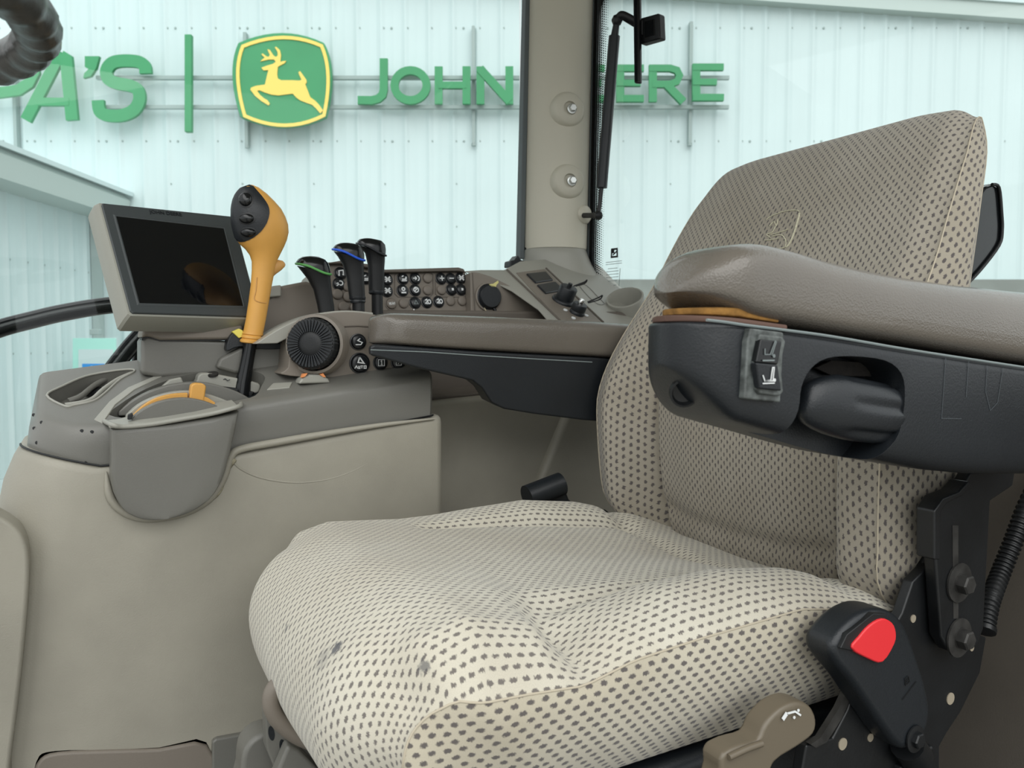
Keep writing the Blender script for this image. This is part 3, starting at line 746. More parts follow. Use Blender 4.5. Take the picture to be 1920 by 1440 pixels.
prism('toe_gap', [onY(.3285, x, y) for x, y in [(390, 1385), (505, 1363), (560, 1355), (560, 1380), (400, 1400)]], (0, .006, 0), RUBBER, con)

# monitor pedestal
ped = thing('monitor_pedestal', onT(350, 690), 'grey moulded pedestal carrying the monitor on the console', 'pedestal')
prism('pedestal_body', [onY(.455, x, y) for x, y in [(264, 702), (264, 640), (272, 628), (292, 632), (440, 640), (560, 648), (560, 690), (430, 700), (300, 708)]], (0, .09, 0), GRAY, ped, .006)
prism('pedestal_cap', [onY(.447, x, y) for x, y in [(265, 634), (268, 616), (298, 602), (448, 602), (456, 612), (456, 636), (300, 638), (278, 630)]], (0, .1, 0), TAUPE, ped, .006)
prism('pedestal_seam', [onY(.452, x, y) for x, y in [(266, 634), (280, 629), (300, 636), (456, 634), (456, 638), (300, 640), (280, 633), (266, 638)]], (0, .05, 0), RUBBER, ped)

# monitor
mo = thing('display_monitor', onY(.5, 340, 600), 'dark touchscreen monitor in pale grey housing on the console pedestal', 'monitor')
MN = nrm([.29, -.80, .52]); M0 = onY(.475, 186, 382)
def onM(px, py, lift=0): return onP(M0+MN*lift, MN, px, py)
fc = [(188, 382), (433, 407), (437, 412), (486, 594), (484, 598), (246, 591), (241, 587), (187, 386)]
def mring(scale, lift):
    P = [onM(x, y) for x, y in fc]; c_ = sum(P)/len(P); return [c_+(p-c_)*scale+MN*lift for p in P]
loft('housing', [mring(.80, -.052), mring(.93, -.047), mring(1.045, -.033), mring(1.048, -.028), mring(1.044, -.010), mring(1.010, .0), mring(.99, .001)], mat('monitor_grey', srgb(142, 142, 132), .4, bump=.15, bscale=700), mo, sharp=25)
loft('bezel', [mring(.985, -.004), mring(.985, .0025), mring(.975, .004)], BEZEL, mo, sharp=30)
sc_px = [(214, 408), (418, 431), (455, 578), (258, 573)]
def sring(s, lift):
    P = [onM(x, y) for x, y in sc_px]; c_ = sum(P)/4; return [c_+(p-c_)*s+MN*lift for p in P]
scr = loft('screen', [sring(.985, -.002), sring(.985, .0045)], SCREEN, mo, sharp=20)
V = sring(1.035, .0042)+sring(1.005, .0052)+sring(.985, .0046)
mk('screen_rim', V, [[i, (i+1) % 4, 4+(i+1) % 4, 4+i] for i in range(4)]+[[4+i, 4+(i+1) % 4, 8+(i+1) % 4, 8+i] for i in range(4)], BEZEL, mo, False)
def text_mesh(name, s, o, ex, ey, n, h, m, parent, th=.0005):
    cu = bpy.data.curves.new(name, 'FONT'); cu.body = s; cu.align_x = 'CENTER'; cu.align_y = 'CENTER'; cu.size = 1; cu.extrude = .02; cu.resolution_u = 3
    ob = bpy.data.objects.new(name, cu); COL.objects.link(ob); bpy.context.view_layer.update()
    me = bpy.data.meshes.new_from_object(ob.evaluated_get(bpy.context.evaluated_depsgraph_get())); bpy.data.objects.remove(ob)
    ex, ey, n, o = map(lambda v: np.array(v, float), (ex, ey, n, o))
    for v in me.vertices: v.co = Vector(o+ex*v.co.x*h+ey*v.co.y*h+n*(v.co.z*th/.02))
    me.materials.clear(); me.materials.append(m); me.name = name
    r = bpy.data.objects.new(name, me); COL.objects.link(r); setparent(r, parent); return r
mu = nrm(onM(433, 407)-onM(188, 382)); mv = np.cross(MN, mu)
text_mesh('maker_lettering', 'JOHN DEERE', onM(311, 400, .0043), mu, mv, MN, .0085, BLACK, mo)
# ------------------------------------------------------------------ conforming patches and domes on a surface, given in photo pixels
def patch(name, bv, outline, m, parent, lift=.001, rings=5, dome=0.0, under=.002, label=None, cen=None, plane=None):
    P = [np.array(p, float) for p in outline]; c_ = np.array(cen, float) if cen is not None else sum(P)/len(P); n = len(P)
    get = (lambda x, y, l: hit(bv, x, y, l)) if plane is None else (lambda x, y, l: onP(plane[0]+plane[1]*l, plane[1], x, y))
    V = []
    for r in range(rings+1):
        t = 1-r/rings if r < rings else 0.0
        ll = lift+dome*math.sqrt(max(0, 1-t*t))
        if r == rings:
            V.append(get(c_[0], c_[1], lift+dome)); break
        for p in P:
            h_ = None
            for kk in range(25):
                q = c_+(p-c_)*t*(1-.02*kk); h_ = get(q[0], q[1], ll)
                if h_ is not None: break
            V.append(h_)
    # fill misses with the nearest hit
    good = [v for v in V if v is not None]
    V = [v if v is not None else good[0] for v in V]
    back = []
    for p in P:
        for kk in range(25):
            q = c_+(p-c_)*(1-.02*kk); h_ = get(q[0], q[1], -under)
            if h_ is not None: break
        back.append(h_ if h_ is not None else good[0])
    Fc = []
    for r in range(rings-1):
        for k in range(n): Fc.append([r*n+k, r*n+(k+1) % n, (r+1)*n+(k+1) % n, (r+1)*n+k])
    last = (rings-1)*n
    for k in range(n): Fc.append([last+k, last+(k+1) % n, rings*n])
    b0 = len(V); V += back
    for k in range(n): Fc.append([b0+k, b0+(k+1) % n, (k+1) % n, k])
    return mk(name, V, Fc, m, parent, True, 50, label=label)
def ell(cx, cy, rx, ry, n=20, rot=0):
    c_, s_ = math.cos(math.radians(rot)), math.sin(math.radians(rot))
    return [(cx+rx*math.cos(2*math.pi*k/n)*c_-ry*math.sin(2*math.pi*k/n)*s_, cy+rx*math.cos(2*math.pi*k/n)*s_+ry*math.sin(2*math.pi*k/n)*c_) for k in range(n)]
def ring2(yv, pl, pr_, dep=.8, k=24, sq=1.0, yo=0):
    a = onY(yv, *pl)+FH*yo; b = onY(yv, *pr_)+FH*yo; c_ = (a+b)/2; e = (b-a)/2; r = np.linalg.norm(e)
    up_ = nrm(np.cross(nrm(e), FH)); dd = nrm(np.cross(up_, nrm(e)))
    if dd@FH < 0: dd = -dd
    return [c_+e*np.sign(math.cos(t))*abs(math.cos(t))**sq+dd*r*dep*np.sign(math.sin(t))*abs(math.sin(t))**sq for t in [2*math.pi*i/k for i in range(k)]]

# ------------------------------------------------------------------ dial housing on the console
dh = thing('dial_housing', onY(.40, 650, 700), 'taupe rounded housing with round black dial and push buttons on the console', 'control panel')
yd = .372
hous = [(528, 702), (540, 690), (543, 660), (546, 630), (556, 610), (580, 596), (612, 588), (650, 585), (690, 588), (740, 597), (800, 606), (806, 680), (790, 696), (700, 704), (600, 708)]
hb = prism('housing_body', [onY(yd, x, y) for x, y in catmull(hous, 3, True)], (0, .10, 0), TAUPE, dh, .007, 4)
prism('housing_top', [onY(.392, x, y) for x, y in catmull([(478, 645), (515, 621), (555, 601), (600, 587), (650, 582), (700, 586)], 4)+[(700, 606), (640, 602), (580, 612), (540, 634), (520, 644)]], (0, .07, 0), GRAYL, dh, .006)
tube('groove', [onY(yd-.0005, x, y) for x, y in [(646, 612), (672, 611), (700, 613)]], .0012, TAUPED, dh, 8)
DNn = nrm(-FH*.95-RIGHT*.12+np.array([0, 0, .06]))
dcen = onY(yd-.004, 594, 646); spx = np.linalg.norm(onY(yd, 595, 646)-onY(yd, 594, 646))
lathe('dial_collar', [(58*spx, -.01), (57*spx, .004), (55*spx, .010), (50*spx, .011), (49*spx, -.004)], dcen, DNn, TAUPE, dh, 48, 50)
dk = lathe('dial', [(47*spx, -.004), (47*spx, .020), (44*spx, .0255), (40*spx, .0262), (24*spx, .0242), (21*spx, .0262), (10*spx, .0272), (1*spx, .0272)], dcen, DNn, RUBBER, dh, 144, 60,
           mod=lambda a, r, h: 1+(.028 if (int(a/(2*math.pi)*144) % 3 == 0) else 0)*(r > 43*spx))
ex, ey, _ = basis(DNn); V = []; Fc = []
for k in range(40):
    a = 2*math.pi*k/40; d_ = ex*math.cos(a)+ey*math.sin(a); t_ = -ex*math.sin(a)+ey*math.cos(a); b = len(V)
    for r_, hw_ in ((22*spx, .0007), (43*spx, .0013)):
        for s in (-1, 1):
            for h_ in (.022, .0282): V.append(np.array(dcen)+d_*r_+t_*hw_*s+DNn*h_)
    Fc += [[b+1, b+3, b+7, b+5], [b, b+1, b+5, b+4], [b+2, b+6, b+7, b+3], [b, b+2, b+3, b+1], [b+4, b+5, b+7, b+6]]
ob = mk('dial_ribs', V, Fc, BLACK, dk, False); ob['kind'] = 'stuff'
def pbutton(parent, p, n, r, m, icon=None, iw=1.6, ring=True, exd=None, name='button', imat=None, sc=1.0):
    b = lathe(name, ([(r*1.22, -.002), (r*1.22, .0012), (r*1.08, .0016), (r*1.05, -.001)] if ring else [(r*1.04, -.001)])+[(r, .0005), (r, .0035), (r*.9, .0046), (r*.5, .0052), (r*.02, .0053)], p, n, m, parent, 24, 60)
    if icon:
        e1 = nrm(exd-n*(exd@n)) if exd is not None else basis(n)[0]; e2 = np.cross(n, e1); u = r/10*sc
        ribbon('icon', [(l[0], l[1])+((l[2],) if len(l) > 2 else ()) for l in icon], iw, np.array(p)+n*.0048, e1*u, e2*u, n, .0008, imat or WHITE, b)
    return b
IC_FOLD = [([(-5, -4), (3, -4), (5, -1), (-2, 2), (2, 5)], False)]
IC_AUTO = [([(-1, 7), (4, 0), (-3, 1), (-1, 7)], False), ([(-7, -6), (-5, -3), (-3.6, -6)], False, 1), ([(-2.5, -3), (-2.5, -6), (-.8, -6), (-.8, -3)], False, 1), ([(0, -3), (3, -3)], False, 1), ([(1.5, -3), (1.5, -6)], False, 1), ([(4.2, -3), (6.6, -3), (6.6, -6), (4.2, -6)], True, 1)]
IC_ONE = [([(-5, -5), (5, -5), (5, 5), (-5, 5)], True, 1), ([(-1.2, 2), (.4, 3.2), (.4, -3.2)], False, 1.5), ([(-1.2, -3.2), (2, -3.2)], False, 1.2)]
IC_TWO = [([(-5, -4), (4, -4), (4, 4), (-5, 4)], True, 1), ([(-2, -2), (2, 2)], False, 1)]
nB = np.array([0, -1.0, 0]); XD = np.array([1.0, 0, 0])
for (x, y, r, ic) in ((671, 641, 13, IC_FOLD), (674, 681, 16.5, IC_AUTO), (713, 680, 12, IC_ONE), (746, 680, 12, IC_TWO)):
    pbutton(dh, onY(yd-.001, x, y), nB, r*spx, BUTTON, ic, 1.5, exd=XD)
prism('finger_tab', [onY(yd-.02, x, y) for x, y in [(560, 720), (566, 709), (580, 702), (604, 702), (616, 710), (620, 718)]], (0, .03, 0), GRAYL, dh, .003)
prism('orange_corner', [onY(yd-.022, x, y) for x, y in [(566, 708), (569, 701), (577, 700), (572, 706)]], (0, .01, 0), ORANGE, dh)
prism('orange_corner', [onY(yd-.022, x, y) for x, y in [(600, 702), (606, 700), (611, 707), (606, 707)]], (0, .01, 0), ORANGE, dh)
# low grey block and dark clip behind the tall lever
rb = prism('console_riser', [onY(.52, x, y) for x, y in [(440, 700), (440, 600), (500, 560), (528, 536), (575, 527), (610, 540), (640, 620), (640, 690)]], (0, .10, 0), TAUPE, con, .006)
prism('riser_step', [onY(.512, x, y) for x, y in [(495, 545), (512, 536), (528, 534), (528, 556), (500, 558)]], (0, .05, 0), GRAYL, con, .003)
prism('low_block', [onY(.44, x, y) for x, y in [(405, 690), (412, 672), (450, 652), (530, 648), (534, 690), (520, 698), (440, 700)]], (0, .06, 0), GRAY, con, .005)
ck = thing('clip_tray', onY(.44, 480, 655), 'small black curved clip tray behind the yellow lever', 'clip')
prism('clip_back', [onY(.435, x, y) for x, y in catmull([(425, 658), (429, 634), (442, 621), (452, 632), (462, 640), (490, 640), (540, 646), (546, 652), (500, 655), (450, 650)], 3, True)], (0, .03, 0), BLACK, ck, .003)
prism('clip_lip', [onY(.428, x, y) for x, y in catmull([(480, 637), (500, 628), (530, 628), (555, 636), (548, 644), (510, 643), (485, 643)], 3, True)], (0, .03, 0), BLACKG, ck, .003)
prism('yellow_insert', [onY(.432, x, y) for x, y in [(435, 622), (448, 616), (456, 620), (455, 632), (448, 634)]], (0, .012, 0), PALEYEL, ck, .001)
tube('chrome_pin', [onY(.43, 480, 638), onY(.43, 492, 636)], .0035, CHROME, ck, 10)

# ------------------------------------------------------------------ tall yellow lever
yl = thing('yellow_lever', onY(.43, 455, 738), 'tall yellow joystick lever with black button face beside the monitor', 'lever')
yv = .43
secs = [((467, 347), (474, 347), .9), ((453, 351), (486, 353), .9), ((444, 359), (500, 364), .85), ((438, 370), (514, 378), .8), ((434, 386), (527, 393), .75), ((433, 402), (535, 408), .72), ((434, 418), (540, 423), .70), ((437, 432), (541, 437), .68), ((441, 446), (538, 450), .68), ((449, 457), (533, 462), .7), ((460, 467), (527, 474), .72), ((468, 478), (521, 486), .78), ((472, 490), (517, 497), .82), ((472, 508), (514, 512), .85), ((470, 535), (509, 538), .85), ((466, 565), (504, 568), .88), ((461, 598), (498, 601), .9), ((456, 622), (493, 626), .92)]
gp = loft('grip', [ring2(yv, a, b, d) for a, b, d in secs], YELLOW, yl, sharp=70)
bvg = bvh_of(gp)
cr = [((455, 622), (493.5, 626)), ((454, 625), (493, 629)), ((456, 626.5), (491, 630.5)), ((453, 629), (492, 633)), ((452, 632), (491.5, 636)), ((454, 634), (489, 638)), ((450.5, 636), (489.5, 640)), ((449.5, 640), (487, 644)), ((452, 642), (484, 645))]
loft('collar', [ring2(yv, a, b, .95) for a, b in cr], YELLOW, yl, sharp=30)
loft('shaft', [ring2(yv, a, b, 1) for a, b in [((457, 640), (482, 643)), ((453, 665), (478, 667)), ((448, 690), (474, 692)), ((441, 715), (471, 718)), ((437, 737), (470, 742))]], BLACKG, yl, sharp=70)
fo_ = catmull([(468, 345), (450, 349), (438, 362), (432, 384), (431, 400), (434, 420), (438, 438), (445, 451), (458, 453), (476, 445), (490, 433), (500, 418), (505, 400), (502, 385), (492, 370), (481, 357)], 2, True)
fp = patch('button_face', bvg, fo_, BLACK, yl, .0012, 7, dome=.0)
for (x, y, rx, ry, h) in ((461, 375, 12, 12.5, .006), (463, 410, 13.5, 9, .004), (466, 436, 14, 8, .004)):
    patch('button', bvg, ell(x, y, rx*1.25, ry*1.25), BLACKM, yl, .0016, 3, dome=.0006)
    patch('button', bvg, ell(x, y, rx, ry), BLACKG, yl, .0018, 6, dome=h)
loft('thumb_tab', [ring2(yv, a, b, d) for a, b, d in [((500, 500), (502, 528), .8), ((512, 490), (516, 515), .7), ((522, 487), (527, 507), .6), ((530, 489), (534, 500), .6), ((534, 493), (535, 497), .6)]], YELLOWD, yl, sharp=70)
loft('trigger', [ring2(yv, a, b, d) for a, b, d in [((441, 447), (455, 455), .9), ((450, 456), (462, 462), .9), ((460, 464), (470, 470), .9), ((468, 473), (474, 478), .8)]], BLACKG, yl, sharp=70)
tube('worn_ring', [hit(bvg, x, y, .0003) for x, y in catmull([(482, 520), (480, 545), (477, 560), (485, 566), (499, 568)], 4) if hit(bvg, x, y) is not None], .0009, YELLOWD, yl, 6)

# ------------------------------------------------------------------ three short black levers
def lever(name, label, yv, body, cap, stripe, smat, coll, shaft):
    t = thing(name, onY(yv, *shaft[-1][0]), label, 'lever', 'short black levers behind the dial')
    gr_ = loft('grip', [ring2(yv, a, b, .62, sq=.8) for a, b in body], RUBBER, t, sharp=70)
    cp_ = loft('cap', [ring2(yv, a, b, .64, sq=.8) for a, b in cap], BLACKG, t, sharp=70)
    a_, b_ = cap[0]; rg = ring2(yv, (a_[0]-.4, a_[1]+.8), (b_[0]+.4, b_[1]+.8), .66, sq=.8, k=48)
    cc = sum(rg)/len(rg); ex_ = nrm(rg[0]-cc); R0 = np.linalg.norm(rg[0]-cc)
    pts = [p+UP*.0022*math.sin((p-cc)@ex_/R0*-2.6) for p in rg]; pts = pts+pts[:2]
    tube('ring_stripe', pts, .0020, smat, t, 8, caps=False)
    if coll: loft('collar', [ring2(yv, a, b, .9) for a, b in coll], BLACK, t, sharp=40)
    loft('shaft', [ring2(yv, a, b, 1) for a, b in shaft], RUBBER, t, sharp=70)
    return t
lever('lever', 'short black lever with green ring nearest the yellow lever', .47,
      [((557, 498), (619, 514)), ((566, 509), (619, 521)), ((577, 523), (620, 531)), ((588, 543), (622, 548)), ((595, 572), (626, 574)), ((600, 600), (628, 600))],
      [((556, 495), (619, 512)), ((556, 490), (618, 504)), ((560, 485), (615, 494)), ((567, 481.5), (609, 487)), ((580, 480), (598, 482))],
      [(557, 495), (563, 498), (572, 501), (584, 502), (594, 505), (604, 511), (612, 514), (618, 513)], GREENL, None, [((600, 596), (628, 596)), ((602, 625), (630, 625))])
lever('lever', 'taller black lever with blue ring between the other two black levers', .48,
      [((626, 471), (681, 488)), ((634, 481), (681, 494)), ((643, 496), (681.5, 503)), ((650, 520), (682, 522)), ((655, 556), (684, 557))],
      [((625, 468), (682, 486)), ((626, 463), (682, 477)), ((630, 458.5), (679, 467)), ((638, 455.5), (673, 460)), ((648, 455), (664, 457))],
      [(626, 469), (632, 471), (642, 472), (652, 474), (662, 480), (671, 486), (680, 488)], BLUEL, [((655, 556), (685, 557)), ((655, 560), (685, 561)), ((657, 562), (684, 563)), ((656, 564), (685, 566)), ((657, 568), (683, 569))],
      [((661, 566), (683, 567)), ((662, 620), (684, 620))])
lever('lever', 'all-black lever with plain cap behind the blue-ringed lever', .52,
      [((671, 459), (721, 479)), ((678, 466), (721, 484)), ((685, 475), (721, 490)), ((690, 496), (720, 502)), ((692, 546), (720, 547))],
      [((670, 457), (722, 477)), ((671, 452), (722.5, 468)), ((675, 448), (721, 459)), ((683, 446.5), (715, 452)), ((693, 446.5), (704, 449))],
      [(671, 457), (680, 460), (690, 462), (700, 466), (710, 473), (720, 478)], BLACK, [((692, 545), (720, 546)), ((691.5, 549), (720, 550)), ((694, 552), (719, 553))],
      [((697, 550), (717, 551)), ((698, 610), (718, 610))])

# ------------------------------------------------------------------ rear switch panel with push buttons
sw = thing('switch_panel', onY(.62, 740, 600), 'taupe switch panel with rows of round icon buttons under the side window', 'switch panel')
ys = .62; SN = nrm([.05, -.98, .18]); S0 = onY(ys, 740, 545)
def onS(px, py, lift=0): return onP(S0+SN*lift, SN, px, py)
prism('panel_body', [onS(x, y) for x, y in [(560, 640), (565, 560), (590, 505), (612, 491), (640, 490), (700, 498), (720, 507), (866, 503), (873, 508), (878, 540), (884, 584), (890, 640)]], -SN*.08, TAUPE, sw, .004)
prism('panel_hood', [onS(x, y, .012) for x, y in [(606, 494), (640, 488), (700, 496), (722, 505), (860, 501), (870, 504), (873, 510), (860, 508), (722, 511), (700, 503), (640, 494)]], -SN*.05, TAUPED, sw, .002)
spS = np.linalg.norm(onS(751, 545)-onS(750, 545)); eS = nrm(onS(760, 545)-onS(740, 545)); uS = np.cross(SN, eS)
def loopS(x0, y0, x1, y1, r=6):
    c = [(x1-r, y0), (x1, y0+r), (x1, y1-r), (x1-r, y1), (x0+r, y1), (x0, y1-r), (x0, y0+r), (x0+r, y0)]
    ribbon('button_group_frame', [([((onS(x, y)-S0)@eS, (onS(x, y)-S0)@uS) for x, y in c], True)], .0014, S0, eS, uS, SN, .0012, TAUPED, sw)
loopS(740, 510, 812, 557); loopS(816, 510, 877, 557)
I_NOTE = [([(-4, -4), (-4, 4), (4, 5), (4, -3)], False, 2), ([(-6, -4), (-3, -4)], False, 3), ([(2, -3), (5, -3)], False, 3)]
I_LAMP = [(arc(2, 1, 4, 4, -120, 120, 8), False, 2), ([(-6, -4), (-1, -1)], False, 2), ([(-6, 0), (-2, 1)], False, 2)]
I_PLUS = [([(-5, 0), (5, 0)], False, 2), ([(0, -5), (0, 5)], False, 2)]
I_MIN = [([(-5, 0), (5, 0)], False, 2)]
I_FAN = [([(-5, -5), (5, 5)], False, 3), ([(-5, 5), (5, -5)], False, 3), ([(-6, 0), (6, 0)], False, 1.5)]
I_SEAT = [([(-5, -5), (6, -5)], False, 2), ([(-4, -2), (4, -2), (5, 3)], False, 2.5), ([(-4, 3), (0, 5)], False, 2)]
I_ARR = [([(-6, 0), (0, 0)], False, 2), ([(-2, -3), (1, 0), (-2, 3)], False, 2), (arc(3, 0, 3.5, 4.5, -90, 90, 8), False, 2)]
I_WHL = [(arc(0, 0, 5, 5, 0, 330, 12), True, 2), ([(-3, -3), (3, 3)], False, 2), ([(-3, 2), (0, 3)], False, 2)]
I_SWP = [([(-6, 3), (-2, 5), (-1, 1), (-5, -3), (0, -4)], False, 2), (arc(3, 0, 3, 4, 0, 330, 8), True, 2)]
I_DOT = [([(-1.5, 0), (3, 0)], False, 5)]
I_VENT = [([(-6, 2), (-4.5, -2), (-3, 2)], False, 1.2), ([(-1.8, 2), (-1.8, -2), (0, -2)], False, 1.2), ([(1, -2), (1, 2), (3, -2), (3, 2)], False, 1.1), ([(4.2, 2), (6.4, 2)], False, 1.1), ([(5.3, 2), (5.3, -2)], False, 1.1)]
I_TRI = [([(-4, -3), (4, -3), (0, 4)], True, 1.2)]
I_USER = [(arc(0, 2, 3, 3, 0, 330, 8), True, 2.5), ([(-5, -5), (5, -5)], False, 3)]
btn = [(638, 513, I_NOTE), (685, 522, I_SEAT), (725, 525, I_FAN), (755, 523, I_SEAT), (778, 523, I_ARR), (801, 522, None), (826.5, 523, I_PLUS), (844.5, 523, I_MIN), (863, 522, I_FAN),
       (635, 533, I_LAMP), (652, 538, None), (725, 546, I_FAN), (754.5, 545, I_USER), (778, 544.5, I_WHL), (801, 544.5, None), (827, 544, None), (846, 543.5, I_DOT), (864, 543.5, I_DOT),
       (632, 552, None), (652, 557, None), (733, 570, I_VENT), (756, 569, None), (778, 568, I_TRI), (800, 567, I_SWP), (822, 566, I_SWP), (844, 564.5, None), (865.5, 564.5, None), (643, 576, None), (665, 578, None)]
for (x, y, ic) in btn:
    r = 9.0*spS
    m_ = BLANK if (ic is None or ic is I_VENT) else BUTTON
    pbutton(sw, onS(x, y, .0005), SN, r if ic else r*.96, m_, ic, 1.8, ring=(ic is not None), exd=eS, imat=(GREYPRINT if ic is I_TRI else WHITE))
# chrome-edged slot below the buttons
tube('slot_rim', catmull([onS(776, 580, .003), onS(786, 587, .006), onS(850, 586, .006), onS(884, 585, .006), onS(889, 581, .006), onS(882, 577, .005)], 5), .0022, CHROME, sw, 8)

# ------------------------------------------------------------------ rear corner console
cc_ = thing('corner_console', onY(.62, 1000, 600), 'pale grey corner console at the foot of the beige pillar', 'console')
Q1, Q2, Q3 = onY(.75, 985, 490), onY(.50, 1100, 605), onY(.68, 950, 507)
CN = nrm(np.cross(Q2-Q1, Q3-Q1)); CN = CN if CN[2] > 0 else -CN
def onC(px, py, lift=0): return onP(Q1+CN*lift, CN, px, py)
prism('top_deck', [onC(x, y) for x, y in [(872, 508), (900, 506), (945, 506), (975, 490), (1100, 480), (1132, 505), (1160, 535), (1200, 570), (1215, 640), (1062, 640), (1010, 580), (960, 545), (910, 520)]], -CN*.0025, GRAYL, cc_, .001)
nf = nrm([.0, -1, .1]); F0 = onY(.60, 960, 570)
def onF(px, py, lift=0): return onP(F0+nf*lift, nf, px, py)
prism('front_face', [onF(x, y) for x, y in catmull([(882, 511), (892, 510), (920, 518), (955, 535), (990, 556), (1025, 580), (1062, 606), (1075, 640)], 3)+[(884, 640)]], -nf*.03, TAUPE, cc_, .004)
prism('face_seam', [onF(x, y, .0006) for x, y in [(885, 512), (887, 512), (893, 600), (890, 600)]], -nf*.003, TAUPED, cc_)
tube('face_lip', [onF(x, y, .004) for x, y in catmull([(935, 600), (975, 595), (1010, 597), (1030, 603)], 4)], .0022, CHROME, cc_, 8)
# recessed strip
prism('strip', [onC(x, y, .0015) for x, y in [(968, 511), (1021, 504), (1128, 605), (1060, 612)]], -CN*.004, TAUPE, cc_, .001)
for a, b in (((951, 506), (1062, 612)), ((1024, 503), (1131, 604))):
    tube('strip_groove', [onC(*a, .0012), onC(*b, .0012)], .0022, TAUPED, cc_, 8)
for q in ([(986, 516), (1022, 512), (1036, 528), (1003, 533)], [(1006, 537), (1040, 531), (1056, 547), (1022, 553)]):
    prism('blank_switch', [onC(x, y)+CN*.005 for x, y in q], -CN*.007, BLACK, cc_, .002)
def stubby(c, r, h, ring, sl=0):
    p = onC(*c, .001); s = ((p-EYE)@FWD)/FPX; r *= s
    prof = [(r*ring, 0), (r*ring, .004), (r*ring*.9, .007), (r, .008), (r, .008+h), (r*.92, .010+h), (r*.3, .0105+h), (r*.02, .0105+h)]
    k = lathe('rotary_knob', prof, p, CN, BLACK, cc_, 32, 40)
    return k, p, s
k1, p1, s1_ = stubby((1056, 566), 17, .024, 1.35)
tube('knob_pointer', [p1+CN*.033, p1+CN*.042], .0045, BLACKM, k1, 12)
tube('wire_loop', catmull([p1+CN*.036+RIGHT*.008, p1+CN*.045+RIGHT*.026, p1+CN*.05+RIGHT*.03, p1+CN*.042+RIGHT*.028, p1+CN*.036+RIGHT*.012], 5), .0014, BLACKM, k1, 8)
k2, p2, s2_ = stubby((1081, 588), 14, .012, 1.05)
lathe('knob_centre', [(.0055, 0), (.0055, .008), (.004, .010), (.0005, .010)], p2+CN*.022, CN, CHROME, k2, 16)
tube('wire_loop', catmull([p2+CN*.026+RIGHT*.012, p2+CN*.036+RIGHT*.03, p2+CN*.041+RIGHT*.036, p2+CN*.032+RIGHT*.034, p2+CN*.024+RIGHT*.014], 5), .0014, BLACKM, k2, 8)
for q in ((1060, 582), (1075, 597), (1099, 592)):
    lathe('indicator_dot', [(.0045, 0), (.0045, .002), (.001, .003)], onC(*q, .002), CN, WHITE, cc_, 12)
# oval moulding
ribbon('oval_moulding', [([((onC(x, y)-Q1)@nrm(np.cross(CN, [0, 0, 1.0])), (onC(x, y)-Q1)@np.cross(CN, nrm(np.cross(CN, [0, 0, 1.0])))) for x, y in catmull([(1085, 533), (1100, 536), (1122, 558), (1133, 570), (1120, 570), (1100, 553)], 4, True)], True)], .002, Q1, nrm(np.cross(CN, [0, 0, 1.0])), np.cross(CN, nrm(np.cross(CN, [0, 0, 1.0]))), CN, .001, GRAY, cc_)
# cup holder
cp = onC(1170, 580, .0)+CN*.012; sC = ((cp-EYE)@FWD)/FPX; cn2 = nrm(-FWD*.55+np.array([0, 0, .8])-RIGHT*.25)
lathe('cup_holder', [(33*sC, -.045), (36*sC, .012), (35*sC, .018), (32*sC, .019), (30*sC, .012), (27*sC, -.04), (1*sC, -.042)], cp, cn2, GRAYL, cc_, 48, 60)
# power outlet cap with a yellow tag
cap_c = onF(916, 557, .002); sF = np.linalg.norm(onF(917, 557)-onF(916, 557))
cap_ = lathe('outlet_cap', [(22*sF, -.002), (22*sF, .002), (20*sF, .004), (19.5*sF, .010), (18*sF, .012), (1*sF, .012)], cap_c, nf, BLACK, cc_, 40, 40)
lathe('outlet_ring', [(24.5*sF, -.001), (24*sF, .002), (22*sF, .003), (21*sF, 0)], cap_c, nf, TAUPE, cc_, 40, 40)
prism('yellow_tag', [onF(x, y, .014) for x, y in [(917, 533), (925, 532), (934, 526), (935, 530), (931, 534), (930, 538), (921, 537)]], -nf*.002, mat('straw_yellow_tag', srgb(220, 212, 140), .6), cap_, smooth=False)
tube('cap_tether', catmull([onF(925, 578, .006), onF(929, 583, .008), onF(922, 586, .006)], 4), .003, RUBBER, cap_, 8)
tube('tether_string', catmull([onF(908, 577, .004), onF(911, 585, .006), onF(903, 591, .006), onF(893, 594, .004)], 5), .0011, mat('pale_string', srgb(190, 180, 150), .8), cap_, 6)

